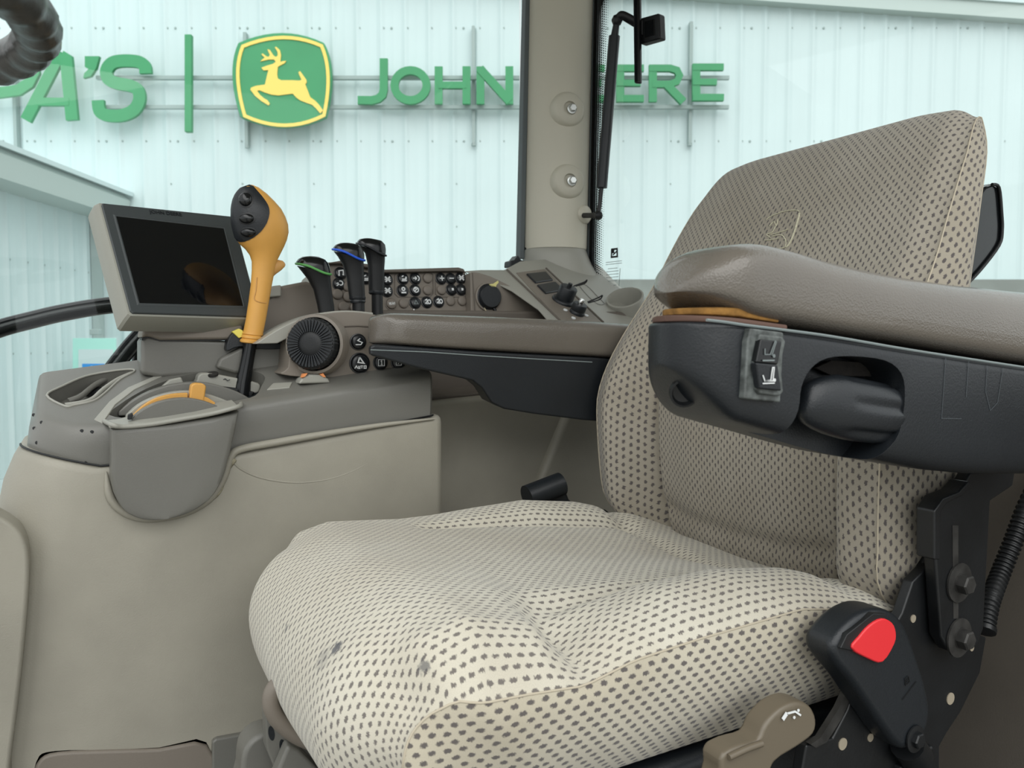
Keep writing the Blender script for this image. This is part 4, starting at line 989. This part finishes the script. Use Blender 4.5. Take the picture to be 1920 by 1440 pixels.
# ================================================================== DRIVER SEAT
seat = thing('driver_seat', (-.25, 0, .05), 'suspension driver seat in beige fabric with dark dashes', 'seat')
def resample(path, n):
    P = np.array(catmull([(x, 0, z) for x, z in path], 12)); d = np.r_[0, np.cumsum(np.linalg.norm(np.diff(P, axis=0), axis=1))]
    s = np.linspace(0, d[-1], n); return np.c_[np.interp(s, d, P[:, 0]), np.interp(s, d, P[:, 2])], s
def pad(name, path, hwf, hf, m, parent, ns=120, nt=90, sgn=1, side=None, dscale=None, y0=0.0, ruled=None, rk=0):
    P, S = resample(path, ns); T = np.gradient(P, axis=0); T /= np.linalg.norm(T, axis=1)[:, None]
    Nn = sgn*np.c_[T[:, 1], -T[:, 0]]
    V = []; uv = []; Fc = []
    for i in range(ns):
        hw_ = hwf(P[i], S[i])
        for j in range(nt+1):
            t = -1+2*j/nt; h_ = hf(P[i], S[i], t)
            V.append((P[i][0]+Nn[i][0]*h_, y0+t*hw_, P[i][1]+Nn[i][1]*h_)); uv.append((t*hw_, S[i]))
    for i in range(ns-1):
        for j in range(nt):
            a = i*(nt+1)+j; f = [a, a+1, a+nt+2, a+nt+1]; Fc.append(f if sgn < 0 else f[::-1])
    top = mk(name, V, Fc, m, parent, True, None, uv=uv)
    edges = []
    for e in (-1, 1):
        j = 0 if e < 0 else nt; E_ = [np.array(V[i*(nt+1)+j]) for i in range(ns)]; edges.append(E_)
        if side is None: continue
        V2 = []; uv2 = []; F2 = []; k = len(side)
        if ruled:
            k = 16
            for i in range(ns):
                bt = ruled(E_[i], i/(ns-1), e)
                for q in range(k):
                    u = q/(k-1); v = E_[i]*(1-u)+bt*u; ln_ = np.linalg.norm(bt-E_[i])
                    v = v+(np.array([0, e*(.34*min(ln_, .12)*(u*(1-u))**.75-.012*u*u), 0]) if not rk else np.array([0, e*.016*(1-.7*sm(.95, 1.1, E_[i][2]))*(math.sin(u*math.pi/2)**.8-u), 0]))
                    V2.append(v); uv2.append((v[2]*1.0+.003, v[0]-.9*max(0, .246-abs(v[1])+.0)*(v[0] < -.45)) if not rk else (u*ln_+.002, S[i]))
        for i in range(0 if ruled else ns):
            ds = dscale(P[i], S[i]); acc = 0; prev = E_[i]
            for q, (dy, dp) in enumerate(side):
                v = E_[i]+np.array([-Nn[i][0]*dp*ds, e*dy, -Nn[i][1]*dp*ds]); acc += np.linalg.norm(v-prev); prev = v
                V2.append(v); uv2.append((acc+.0021, S[i]+.004))
        for i in range(ns-1):
            for q in range(k-1):
                a = i*k+q; f = [a, a+1, a+k+1, a+k]; F2.append(f if (e*sgn < 0) else f[::-1])
        mk(name+'_side', V2, F2, FABS, top, True, None, uv=uv2)
    return top, edges

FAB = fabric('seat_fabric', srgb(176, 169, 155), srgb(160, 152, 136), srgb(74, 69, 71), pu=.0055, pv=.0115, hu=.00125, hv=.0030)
FABS = fabric('seat_side_fabric', srgb(214, 207, 188), srgb(198, 189, 168), srgb(74, 69, 72), pu=.0068, pv=.0142, hu=.0020, hv=.0036)
cpath = [(.10, .550), (.03, .562), (-.06, .580), (-.15, .592), (-.26, .607), (-.37, .623), (-.46, .634), (-.52, .637), (-.565, .622), (-.598, .590), (-.611, .548), (-.603, .50), (-.578, .455), (-.54, .41)]
def chw(p, s):
    x, z = p
    f = sm(-.50, -.61, x)
    low = sm(.56, .42, z) if x < -.5 else 0
    return .250-.020*f-.035*low-.02*sm(-.04, .08, x)
CX = [-.60, -.543, -.465, -.41, -.36, -.29, -.16, -.05, .06]
CSEAM = [.560, .592, .588, .583, .594, .599, .604, .585, .56]
CCRX = [-.60, -.54, -.50, -.44, -.405, -.36, -.30, -.22, -.13, -.04, .06]
CCR = [.588, .628, .637, .622, .588, .613, .630, .634, .622, .598, .568]
CCRF = [.588, .626, .634, .629, .626, .626, .630, .634, .622, .598, .568]
def ch(p, s, t):
    x, z = p; a = abs(t)
    flat = sm(-.585, -.545, x) if z > .52 else 0.0
    cr = float(np.interp(x, CCRX, CCR if t < 0 else CCRF))-z; sea = float(np.interp(x, CX, CSEAM))-z
    k = [0, .25*cr if cr > 0 else .15*cr, cr, sea-.004]
    T_ = [0, .48, .80, 1.0]
    # monotone-ish cubic blend between the knots
    for i_ in range(3):
        if a <= T_[i_+1]:
            u = (a-T_[i_])/(T_[i_+1]-T_[i_]); h = k[i_]+(k[i_+1]-k[i_])*(u*u*(3-2*u) if i_ < 2 else u**1.7); break
    gv = sm(-.42, -.37, x)*(1-sm(-.10, -.02, x)); h -= .011*gv*math.exp(-((a-.60)/.05)**2)
    hf = -.045*sm(.55, 1.0, a)**1.6
    h = h*flat+hf*(1-flat)
    h -= .010*math.exp(-((x+.055+.02*math.cos(t*1.5))/.018)**2)*(1-sm(.75, 1, a))*flat
    h += .0025*math.sin(x*19+t*3)*(1-a)
    return h
cside = [(.0, .0), (.005, .005), (.012, .02), (.016, .045), (.014, .07), (.006, .092), (-.008, .107), (-.03, .115)]
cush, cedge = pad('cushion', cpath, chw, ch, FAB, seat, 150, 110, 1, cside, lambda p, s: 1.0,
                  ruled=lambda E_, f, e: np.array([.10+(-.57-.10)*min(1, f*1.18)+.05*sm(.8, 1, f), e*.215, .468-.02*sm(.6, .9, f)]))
PIPING = mat('seat_piping', srgb(188, 178, 158), .9)
for E_ in cedge: tube('piping', [p for p in E_[::2]], .0010, PIPING, cush, 8)
bvc = bvh_of(cush)
stn = [(tuple(hit(bvc, x, y)), r, a) for x, y, r, a in ((632, 1214, .0075, .9), (795, 1251, .0065, .7), (537, 1176, .006, .5), (605, 1236, .012, .35))]
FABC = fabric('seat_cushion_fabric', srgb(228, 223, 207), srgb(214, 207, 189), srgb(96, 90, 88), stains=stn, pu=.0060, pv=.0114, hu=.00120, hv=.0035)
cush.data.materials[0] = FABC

bpath = [(.05, .50), (.022, .56), (.008, .62), (.0, .70), (.0, .78), (.016, .87), (.042, .96), (.080, 1.04), (.118, 1.10), (.150, 1.138), (.178, 1.151), (.200, 1.138), (.208, 1.09), (.180, 1.0), (.146, .90), (.120, .78), (.108, .65), (.11, .52)]
def bhw(p, s):
    x, z = p; w_ = float(np.interp(s, BS, BW)); return w_
_, _S = resample(bpath, 160); _P, _ = resample(bpath, 160)
BS = [0, .06, .15, .28, .38, .48, .56, .62, .66, .70, .75, .85, 1.0, 1.3]; BW = [.205, .230, .248, .254, .249, .240, .234, .228, .220, .212, .212, .22, .235, .21]
def bh(p, s, t):
    x, z = p; a = abs(t); front = 1-sm(.55, .66, s)
    bol = sm(.02, .14, s)*(1-sm(.26, .50, s)); grv = sm(.02, .1, s)*(1-sm(.28, .38, s)); wl = .66-.2*sm(.28, .48, s)
    h = bol*.062*sm(wl, .86, a)
    h -= grv*.014*math.exp(-((a-.665)/.022)**2)
    h += .012*math.exp(-((s-.20)/.12)**2)*(1-sm(.3, .64, a))
    h -= .014*sm(.84, 1.0, a)**1.5+.006*sm(.6, 1, a)*sm(.40, .6, s)
    h -= .010*math.exp(-((s-.105-.03*t*t)/.012)**2)*(1-sm(.60, .66, a))*bol
    return h
bside = [(.0, .0), (.006, .006), (.013, .022), (.017, .05), (.014, .078), (.004, .10), (-.016, .118), (-.045, .125)]
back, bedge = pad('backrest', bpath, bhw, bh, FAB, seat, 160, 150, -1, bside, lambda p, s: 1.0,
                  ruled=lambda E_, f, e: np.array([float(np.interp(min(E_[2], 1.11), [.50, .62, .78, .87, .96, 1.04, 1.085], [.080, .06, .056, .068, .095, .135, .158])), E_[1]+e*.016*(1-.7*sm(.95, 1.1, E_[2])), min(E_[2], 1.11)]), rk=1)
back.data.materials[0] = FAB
FABB = fabric('backrest_side_fabric', srgb(180, 172, 156), srgb(164, 155, 137), srgb(74, 69, 72), pu=.0068, pv=.0142, hu=.0019, hv=.0034)
for c_ in back.children:
    if c_.name.startswith('backrest_side'): c_.data.materials[0] = FABB
for E_ in bedge: tube('piping', [p for p in E_[::2]], .0009, PIPING, back, 8)
bvb = bvh_of(back)
EMB = mat('embroidery_thread', srgb(196, 192, 168), .8, var=.2, vscale=400)
eo = [(1437, 412), (1450, 404), (1470, 397), (1485, 394.5), (1499, 397), (1496, 415), (1490, 435), (1482, 455), (1475, 464)]
pe = [hit(bvb, x, y, .0006) for x, y in catmull(eo, 4)]
tube('emblem_stitching', pe[-16:], .0013, EMB, back, 6); tube('emblem_stitching', pe[:-16], .0008, EMB, back, 6)
for ln in ([(1443, 424), (1452, 416), (1456, 424), (1459, 412)], [(1455, 424), (1448, 436), (1438, 440), (1446, 446)], [(1446, 440), (1462, 436), (1478, 430)], [(1450, 443), (1466, 441), (1474, 452), (1473, 464)], [(1434, 451), (1452, 449), (1460, 447)], [(1424, 462), (1450, 468), (1472, 464)]):
    tube('emblem_stitching', [hit(bvb, x, y, .0006) for x, y in catmull(ln, 4)], .0008, EMB, back, 6)
# back shell and document pouch
pch = thing('document_pouch', (.26, -.05, .9), 'black vinyl pouch hanging behind the seat backrest', 'pouch')
prism('pouch_body', [onY(-.17, x, y) for x, y in [(1846, 352), (1860, 344), (1874, 350), (1879, 400), (1881, 432), (1875, 462), (1845, 502), (1822, 528), (1806, 541), (1790, 560), (1760, 560), (1790, 430)]], (0, .26, 0), BLACKG, pch, .004)
tube('pouch_hem', [onY(-.172, x, y) for x, y in catmull([(1860, 346), (1873, 352), (1878, 400), (1879, 432), (1873, 460), (1840, 504), (1810, 536)], 4)], .0022, RUBBER, pch, 8)

# ---- near (left) armrest
YA = -.345
def nose(x, xc, r):
    if x >= xc: return 1.0
    return math.sqrt(max(0.0, 1-((xc-x)/r)**2))
def arm_loft(name, parent, m, yc, r, xc, x1, ztop, zbot, e_top=.62, e_bot=.5, round_end=True, flip=1, yexp=.3):
    """horizontal body along x with a rounded plan nose at x = xc - r"""
    xs = [xc-r*math.cos(math.pi/2*k/14) for k in range(0, 14)]+list(np.linspace(xc, x1, 40))
    rings = []
    for x in xs:
        kx = max(.03, nose(x, xc, r)); hy = r*kx; zt, zb_ = ztop(x), zbot(x); c_ = (zt+zb_)/2; hz = (zt-zb_)/2*(.70+.30*kx**.5)
        ring = []
        for k in range(40):
            t = 2*math.pi*k/40; cx, sx = math.cos(t), math.sin(t)
            ring.append((x, yc+hy*np.sign(cx)*abs(cx)**yexp, c_+hz*np.sign(sx)*abs(sx)**(e_top if sx > 0 else e_bot)))
        rings.append(ring)
    return loft(name, rings, m, parent, sharp=60)
def ztrace(yv, pts):
    P = sorted([(float(onY(yv, *p)[0]), float(onY(yv, *p)[2])) for p in pts]); X = [p[0] for p in P]; Z = [p[1] for p in P]
    return lambda x: float(np.interp(x, X, Z))
zt_h = ztrace(-.366, [(1322, 596), (1400, 606), (1480, 617), (1560, 628), (1620, 637), (1700, 650), (1760, 659), (1840, 671), (1905, 681), (1980, 692), (2040, 700)])
_zb = ztrace(-.366, [(1322, 778), (1350, 784), (1400, 799), (1480, 822), (1560, 846), (1620, 862), (1700, 876), (1760, 886), (1840, 893), (1905, 894), (1980, 893), (2040, 880)])
xn = -.361
def zb_h(x): return _zb(x)+.030*(max(0, min(1, (xn-x)/.041))**1.6)
arm = arm_loft('armrest', seat, BLACK, -.325, .041, xn, .10, zt_h, zb_h, .12, .45)
arm['label'] = 'black plastic armrest housing with rocker switch and knob'
pocket = [(1440, 850), (1478, 812), (1497, 770), (1503, 725), (1520, 692), (1550, 672), (1600, 668), (1660, 676), (1690, 700), (1697, 740), (1690, 800), (1672, 838), (1630, 880), (1560, 880)]
pk = prism('cutter', [onY(-.366, x, y)-np.array([0, .03, 0]) for x, y in catmull(pocket, 3, True)], (0, .066, 0), None)
arm = cut(arm, [pk]); bevel(arm, .004, 3, 50)
hh_ = hit(bvh_of(arm), 1284, 737)
lathe('screw_recess', [(.011, -.004), (.011, .0006), (.0095, .0008), (.008, -.003), (.001, -.004)], hh_, nrm([-.45, -.85, -.25]), BLACKM, arm, 24)
zt_p = ztrace(-.31, [(1225, 520), (1235, 503), (1250, 488), (1275, 476), (1300, 469), (1330, 465), (1360, 467), (1390, 474), (1420, 482), (1460, 494), (1520, 508), (1600, 523), (1700, 537), (1800, 547), (1920, 558), (2040, 570)])
zb_p = ztrace(-.366, [(1300, 556), (1330, 560), (1360, 567), (1390, 580), (1420, 597), (1460, 606), (1520, 616), (1600, 629), (1700, 644), (1800, 661), (1920, 681), (2040, 696)])
def zt_pp(x): return zt_p(x)-.012*(max(0, min(1, (-.353-x)/.043))**2)
def zb_pp(x): return zb_p(x)+.006*(max(0, min(1, (-.353-x)/.043))**2)
armp = arm_loft('armrest_pad', arm, LEATHER, -.326, .044, -.353, .11, zt_pp, zb_pp, .75, .35, yexp=.55)
# torn end: foam and backing board
arm_loft('torn_foam', arm, FOAM, -.324, .037, -.352, -.322, lambda x: zb_p(max(x, -.36))+.004, lambda x: zt_h(x)+.004, .3, .3)
arm_loft('backing_board', arm, mat('brown_board', srgb(96, 72, 62), .8), -.325, .0405, -.358, -.318, lambda x: zt_h(x)+.0035, lambda x: zt_h(x)-.002, .3, .3)
tube('worn_seam', [onY(-.3668, x, y) for x, y in catmull([(1325, 600), (1360, 604), (1400, 610), (1480, 620), (1560, 631), (1700, 655), (1850, 678), (1990, 699)], 4)], .0011, GREYPRINT, arm, 6)
bk_ = mat('worn_switch_bezel', srgb(92, 97, 95), .5, var=.5, vscale=150)
prism('switch_bezel', [onY(-.371, x, y) for x, y in [(1408, 615), (1470, 623), (1470, 640), (1464, 755), (1396, 748), (1402, 640)]], (0, .01, 0), bk_, arm, .0015)
prism('switch_frame', [onY(-.374, x, y) for x, y in [(1425, 626), (1468, 631), (1474, 640), (1465, 684), (1470, 735), (1463, 743), (1426, 739), (1418, 730), (1414, 680)]], (0, .006, 0), bk_, arm, .0015)
prism('rocker_upper', [onY(-.376, x, y) for x, y in [(1427, 636), (1467, 640), (1459, 684), (1418, 680)]], (0, .006, 0), BLACKG, arm, .0012)
prism('rocker_lower', [onY(-.3775, x, y) for x, y in [(1418, 680), (1459, 684), (1466, 733), (1425, 729)]], (0, .006, 0), BLACK, arm, .0012)
pxu = np.linalg.norm(onY(-.377, 1441, 680)-onY(-.377, 1440, 680))
X1 = np.array([1.0, 0, 0]); Z1 = np.array([0, 0, 1.0])
iu = [([(-8, 4), (-8, -4), (2, -4), (11, 14), (13, 13), (5, -5)], False, .9), (arc(9, -6, 1.6, 1.6, 0, 320, 8), True, 1.4), ([(-12, -12), (10, -12)], False, 1.8)]
ribbon('seat_icon', iu, 1, onY(-.3766, 1442, 659), X1*pxu, Z1*pxu, [0, -1, 0], .0004, GREYPRINT, arm)
il = [([(-12, 2), (-8, -6), (3, -5), (6, 12), (9, 12), (7, -6), (-8, -6)], False, 1.5), (arc(10, -5, 1.5, 1.5, 0, 320, 8), True, 1.6), ([(-12, -9), (10, -9)], False, 1.5)]
ribbon('seat_icon', il, 1, onY(-.3781, 1442, 706), X1*pxu, Z1*pxu, [0, -1, 0], .0004, WHITE, arm)
# knurled height knob inside the pocket
ys_ = -.352
stx = [(1505, 742, 768), (1508, 728, 785), (1515, 718, 795), (1530, 710, 805), (1550, 704, 814), (1570, 702, 820), (1585, 704, 824), (1610, 708, 828), (1640, 714, 831), (1662, 719, 830), (1676, 726, 824), (1681, 740, 812)]
rings = []
for i, (px, y0, y1) in enumerate(stx):
    a, b = onY(ys_, px+(770-y0)*.0, y0), onY(ys_, px-6, y1); c_ = (a+b)/2; e = (a-b)/2; r = np.linalg.norm(e); ring = []
    g = sm(1572, 1592, px)
    for k in range(72):
        t = 2*math.pi*k/72
        rr = 1.0
        for gc in (math.radians(-78), math.radians(-78-62), math.radians(-78+62), math.radians(-78+124), math.radians(-78-124), math.radians(102)):
            d_ = (t-gc+math.pi) % (2*math.pi)-math.pi; rr -= g*.17*math.exp(-(d_/.19)**2)
        ring.append(c_+e*math.cos(t)*rr+np.array([0, r*.62, 0])*math.sin(t)*rr)
    rings.append(ring)
loft('height_knob', rings, BLACK, arm, sharp=60)
prism('dusty_pocket_wall', [onY(-.337, x, y) for x, y in [(1530, 690), (1560, 676), (1650, 682), (1682, 706), (1688, 735), (1676, 740), (1664, 712), (1640, 706), (1560, 704)]], (0, .003, 0), mat('dusty_black', srgb(36, 32, 29), .9, bump=.6, bscale=300, var=.4, vscale=80), arm, smooth=False)
ribbon('scratched_letters', [([(1763-1800, -(672-720)), (1757-1800, -(775-720)), (1806-1800, -(778-720))], False), ([(1820-1800, -(678-720)), (1816-1800, -(742-720))], False), ([(1868-1800, -(690-720)), (1866-1800, -(735-720)), (1880-1800, -(768-720)), (1899-1800, -(755-720)), (1911-1800, -(695-720))], False)], .9,
       onY(-.3662, 1800, 720), X1*pxu*1.12, Z1*pxu, [0, -1, 0], .0002, mat('scratch', srgb(72, 78, 82), .6), arm)
# ---- far (right) armrest
arm2 = prism('armrest', [onY(.266, x, y) for x, y in [(694, 650), (702, 645), (900, 659), (1110, 670), (1260, 682), (1260, 800), (1095, 788), (1000, 776), (945, 767), (921, 755), (904, 728), (886, 714), (790, 692), (694, 666)]], (.026, .084, 0), BLACK, seat, .007, 4, label='black far armrest housing tapering towards the dial')
zt_f = ztrace(.30, [(690, 600), (702, 591), (720, 587), (760, 588), (830, 591), (910, 594), (1000, 598), (1100, 603), (1200, 610), (1260, 616)])
zb_f = ztrace(.266, [(690, 645), (720, 647), (760, 649), (830, 654), (910, 659), (1000, 664), (1100, 669), (1200, 676), (1260, 682)])
arm_loft('armrest_pad', arm2, LEATHER, .309, .044, -.364, .08, zt_f, zb_f, .6, .3, yexp=.45)
tube('worn_seam', [onY(.2655, x, y) for x, y in [(695, 656), (800, 660), (900, 667), (1000, 673), (1110, 679)]], .0009, GREYPRINT, arm2, 6)

# ---- side brackets, buckle, lever
up_b = prism('armrest_bracket', [onY(-.288, x, y) for x, y in [(1750, 965), (1760, 944), (1800, 920), (1820, 885), (1905, 880), (1900, 912), (1858, 940), (1852, 1050), (1845, 1180), (1832, 1212), (1780, 1222), (1764, 1195), (1755, 1060)]], (0, .014, 0), BLACKM, seat, .003)
prism('bracket_flange', [onY(-.30, x, y) for x, y in [(1752, 958), (1768, 934), (1798, 922), (1816, 902), (1824, 906), (1806, 930), (1776, 944), (1764, 962), (1764, 1050), (1752, 1050)]], (0, .02, 0), BLACKM, up_b, .002)
prism('adjust_slot', [onY(-.2886, x, y) for x, y in [(1786, 985), (1797, 985), (1797, 1160), (1788, 1160)]], (0, .004, 0), STEELD, up_b)
for y in (1092, 1195): hexbolt('bolt', onY(-.2885, 1797, y), [0, -1, 0], .0105, STEELD, up_b, 2.0, .9)
plate = prism('seat_side_plate', [onY(-.272, x, y) for x, y in [(1692, 1150), (1712, 1090), (1745, 1058), (1765, 1080), (1790, 1180), (1850, 1195), (1838, 1262), (1802, 1335), (1775, 1376), (1762, 1400), (1762, 1480), (1498, 1480), (1512, 1398), (1562, 1384), (1590, 1330), (1600, 1300), (1640, 1240)]], (0, .012, 0), BLACKM, seat, .002)
for (x, y, r) in ((1712, 1160, 7), (1580, 1395, 10), (1632, 1383, 7), (1782, 1310, 11), (1822, 1215, 6)):
    pp = onY(-.2724, x, y); lathe('plate_hole', [(r*pxu*1.15, -.001), (r*pxu*1.15, .0006), (r*pxu*.3, .0006), (.0002, .0006)], pp, [0, -1, 0], mat('light_through_hole', srgb(150, 140, 122), .8), plate, 16)
prism('dusty_plate_edge', [onY(-.2745, x, y) for x, y in [(1520, 1396), (1538, 1384), (1572, 1330), (1586, 1300), (1596, 1306), (1580, 1345), (1550, 1392), (1530, 1402)]], (0, .006, 0), STEELD, plate)
prism('bottom_rail', [onY(-.28, x, y) for x, y in [(1690, 1440), (1752, 1398), (1758, 1440), (1758, 1500), (1690, 1500)]], (0, .03, 0), BLACKM, plate, .003)
tube('belt_cable', catmull([onY(-.262, 1752, 1020), onY(-.262, 1716, 1090), onY(-.266, 1696, 1140)], 5), .006, BLACKM, seat, 10)
bkl = prism('seatbelt_buckle', [onY(-.302, x, y) for x, y in catmull([(1562, 1212), (1575, 1188), (1605, 1158), (1640, 1142), (1675, 1148), (1700, 1172), (1722, 1230), (1740, 1290), (1747, 1340), (1732, 1385), (1700, 1408), (1676, 1392), (1640, 1340), (1600, 1282), (1566, 1240)], 3, True)], (0, .034, 0), BLACK, seat, .008, 4)
prism('buckle_mouth', [onY(-.3055, x, y) for x, y in [(1576, 1216), (1588, 1190), (1638, 1150), (1664, 1152), (1604, 1222)]], (0, .006, 0), RUBBER, bkl, .001)
prism('release_button', [onY(-.3075, x, y) for x, y in catmull([(1598, 1216), (1612, 1194), (1632, 1172), (1655, 1160), (1674, 1168), (1681, 1186), (1678, 1208), (1656, 1242), (1630, 1236)], 3, True)], (0, .012, 0), RED, bkl, .0035, 4, label='bright red release button')
ribbon('moulded_mark', [([(-6, 5), (4, 8), (8, -4), (-4, -8)], True), ([(-3, 0), (2, 3)], False), ([(-2, -3), (4, 0)], False), ([(-12, -34), (28, -8)], False)], 1.2, onY(-.3026, 1700, 1276), X1*pxu, Z1*pxu, [0, -1, 0], .0006, BLACKM, bkl)
tube('buckle_stalk', [onY(-.287, 1700, 1395), onY(-.285, 1718, 1420)], .017, BLACKM, bkl, 14)
hexbolt('anchor_bolt', onY(-.303, 1715, 1385), [0, -1, 0], .008, BLACKM, bkl, 1.7, .5)
lv = prism('recline_lever', [onY(-.292, x, y) for x, y in catmull([(1352, 1450), (1354, 1418), (1382, 1400), (1420, 1388), (1436, 1358), (1462, 1330), (1494, 1316), (1520, 1324), (1532, 1350), (1526, 1378), (1496, 1402), (1452, 1432), (1430, 1480), (1352, 1480)], 3, True)], (0, .024, 0), mat('olive_taupe_plastic', srgb(104, 95, 80), .38), seat, .009, 4)
ribbon('recline_icon', [([(-22, -3), (-12, 6)], False, 7), ([(-12, 5), (8, 4), (22, -6)], False, 3.2), (arc(16, 4, 1.5, 1.5, 0, 320, 8), True, 2), (arc(6, -6, 1.5, 1.5, 0, 320, 8), True, 2)], 3, onY(-.2935, 1484, 1340), X1*pxu, Z1*pxu, [0, -1, 0], .0008, WHITE, lv)
tube('lever_highlight_ridge', [onY(-.2935, x, y) for x, y in catmull([(1366, 1420), (1400, 1404), (1428, 1394)], 4)], .003, lv.data.materials[0], lv, 8)

# ---- far belt retractor
rt = prism('belt_retractor', [onY(.262, x, y) for x, y in [(1008, 975), (1012, 950), (1058, 908), (1068, 936), (1084, 950), (1112, 952), (1140, 975), (1200, 998), (1200, 1030), (1008, 1020)]], (0, .035, 0), BLACK, seat, .005)
tube('belt_roll', [onY(.262, 988, 932), onY(.262, 1052, 907)], .0185, BLACK, rt, 22)
prism('webbing', [onY(.258, x, y) for x, y in [(1004, 949), (1058, 912), (1063, 915), (1062, 921), (1012, 955)]], (0, .02, 0), WOVEN, rt, .001)
tube('belt_loop', catmull([onY(.25, 1130, 962), onY(.245, 1160, 982), onY(.24, 1200, 992)], 5), .007, RUBBER, rt, 10)

# ---- suspension under the cushion
sb = box('suspension_base', (-.50, -.20, .0), (.02, .20, .18), BLACK, seat, .01)
box('bellows', (-.46, -.17, .17), (.0, .17, .42), RUBBER, seat, .02)
box('cushion_pan', (-.55, -.215, .405), (.06, .215, .462), BLACK, seat, .012)
su = prism('suspension_cap', [onY(.10, x, y) for x, y in catmull([(452, 1450), (456, 1412), (472, 1388), (494, 1376), (512, 1376), (530, 1400), (530, 1480), (452, 1480)], 3, True)], (0, .04, 0), GRAY, seat, .006)
ap_ = prism('angled_bracket', [onY(.06, x, y) for x, y in [(497, 1332), (505, 1326), (650, 1470), (600, 1490), (535, 1490), (500, 1405)]], (0, .02, 0), GRAY, seat, .003)
for (x, y) in ((509, 1375), (530, 1400)):
    patch('bracket_hole', None, ell(x, y, 6, 14, 16, -8), BLACK, ap_, .0004, 3, plane=(onY(.06, 520, 1380), np.array([0, -1.0, 0])))
prism('bracket_cover', [onY(.04, x, y) for x, y in [(510, 1470), (540, 1398), (560, 1405), (625, 1470), (625, 1500), (510, 1500)]], (0, .02, 0), GRAY, seat, .004)
hd = tube('tilt_handle', catmull([onY(.02, 545, 1285), onY(.02, 524, 1282), onY(.02, 510, 1298), onY(.02, 509, 1325), onY(.02, 524, 1352), onY(.02, 556, 1378), onY(.02, 590, 1392), onY(.02, 640, 1400)], 6), .0085, TAUPE, seat, 14)
prism('handle_web', [onY(.03, x, y) for x, y in [(520, 1290), (600, 1290), (660, 1400), (590, 1390), (530, 1350), (514, 1325)]], (0, .006, 0), TAUPE, hd, .002)
tube('chrome_clip', [onY(.018, 528, 1325), onY(.018, 548, 1315)], .0045, CHROME, hd, 10)

# ---- ribbed cable hose by the right edge
pts = catmull([onY(-.20, 1960, 880), onY(-.20, 1925, 950), onY(-.20, 1900, 1015), onY(-.20, 1876, 1075), onY(-.21, 1856, 1130), onY(-.22, 1846, 1185)], 30)
hs = thing('cable_hose', onY(-.22, 1846, 1185), 'black ribbed cable hose hanging at the right behind the seat bracket', 'hose')
tube('hose', pts, lambda t: .0105+(.0014 if int(t*(len(pts)-1)) % 4 < 2 else -.0008), RUBBER, hs, 16)
tube('cable_tie', [pts[-8], pts[-2]], .013, BLACKM, hs, 12)

# ================================================================== STEERING WHEEL (mostly out of frame)
stw = thing('steering_wheel', (-.985, -.135, 1.06), 'dark grey steering wheel rim with finger grips at top left', 'steering wheel')
SNn = nrm([-.0761, -.0477, 1.0]); sx_, sy_, _ = basis(SNn); Cw = onY(-.105, 76, 62)
R_ = .195
# centre so that the visible tip is the rim point closest to the camera's right
dirw = nrm(np.array([.80, -.58, 0])-SNn*(np.array([.80, -.58, 0])@SNn))
cw = np.array([-.9852, -.1352, 1.0599])
V = []; Fc = []; NA, NB = 160, 20
for i in range(NA):
    a = 2*math.pi*i/NA; rad = sx_*math.cos(a)+sy_*math.sin(a)
    for j in range(NB):
        b = 2*math.pi*j/NB; rr = .0147+(.0013*math.cos(a*44) if math.sin(b) < .2 else 0)
        V.append(cw+rad*(R_+rr*math.cos(b))+SNn*rr*math.sin(b))
for i in range(NA):
    for j in range(NB): Fc.append([i*NB+j, ((i+1) % NA)*NB+j, ((i+1) % NA)*NB+(j+1) % NB, i*NB+(j+1) % NB])
mk('rim', V, Fc, mat('wheel_grey', srgb(62, 62, 59), .32, bump=.2, bscale=500), stw, True, None)
lathe('hub', [(.05, -.04), (.055, -.02), (.05, .0), (.02, .006), (.001, .006)], cw-SNn*.03, SNn, BLACK, stw, 32)
for a in (100, 220, 340):
    d_ = sx_*math.cos(math.radians(a))+sy_*math.sin(math.radians(a))
    tube('spoke', [cw-SNn*.03+d_*.04, cw-SNn*.012+d_*.12, cw+d_*(R_-.005)], .011, BLACK, stw, 10, flat=.5)
tube('column', [cw-SNn*.05, cw-SNn*.25, cw-SNn*.40+np.array([-.05, 0, -.2])], .04, BLACK, stw, 16)
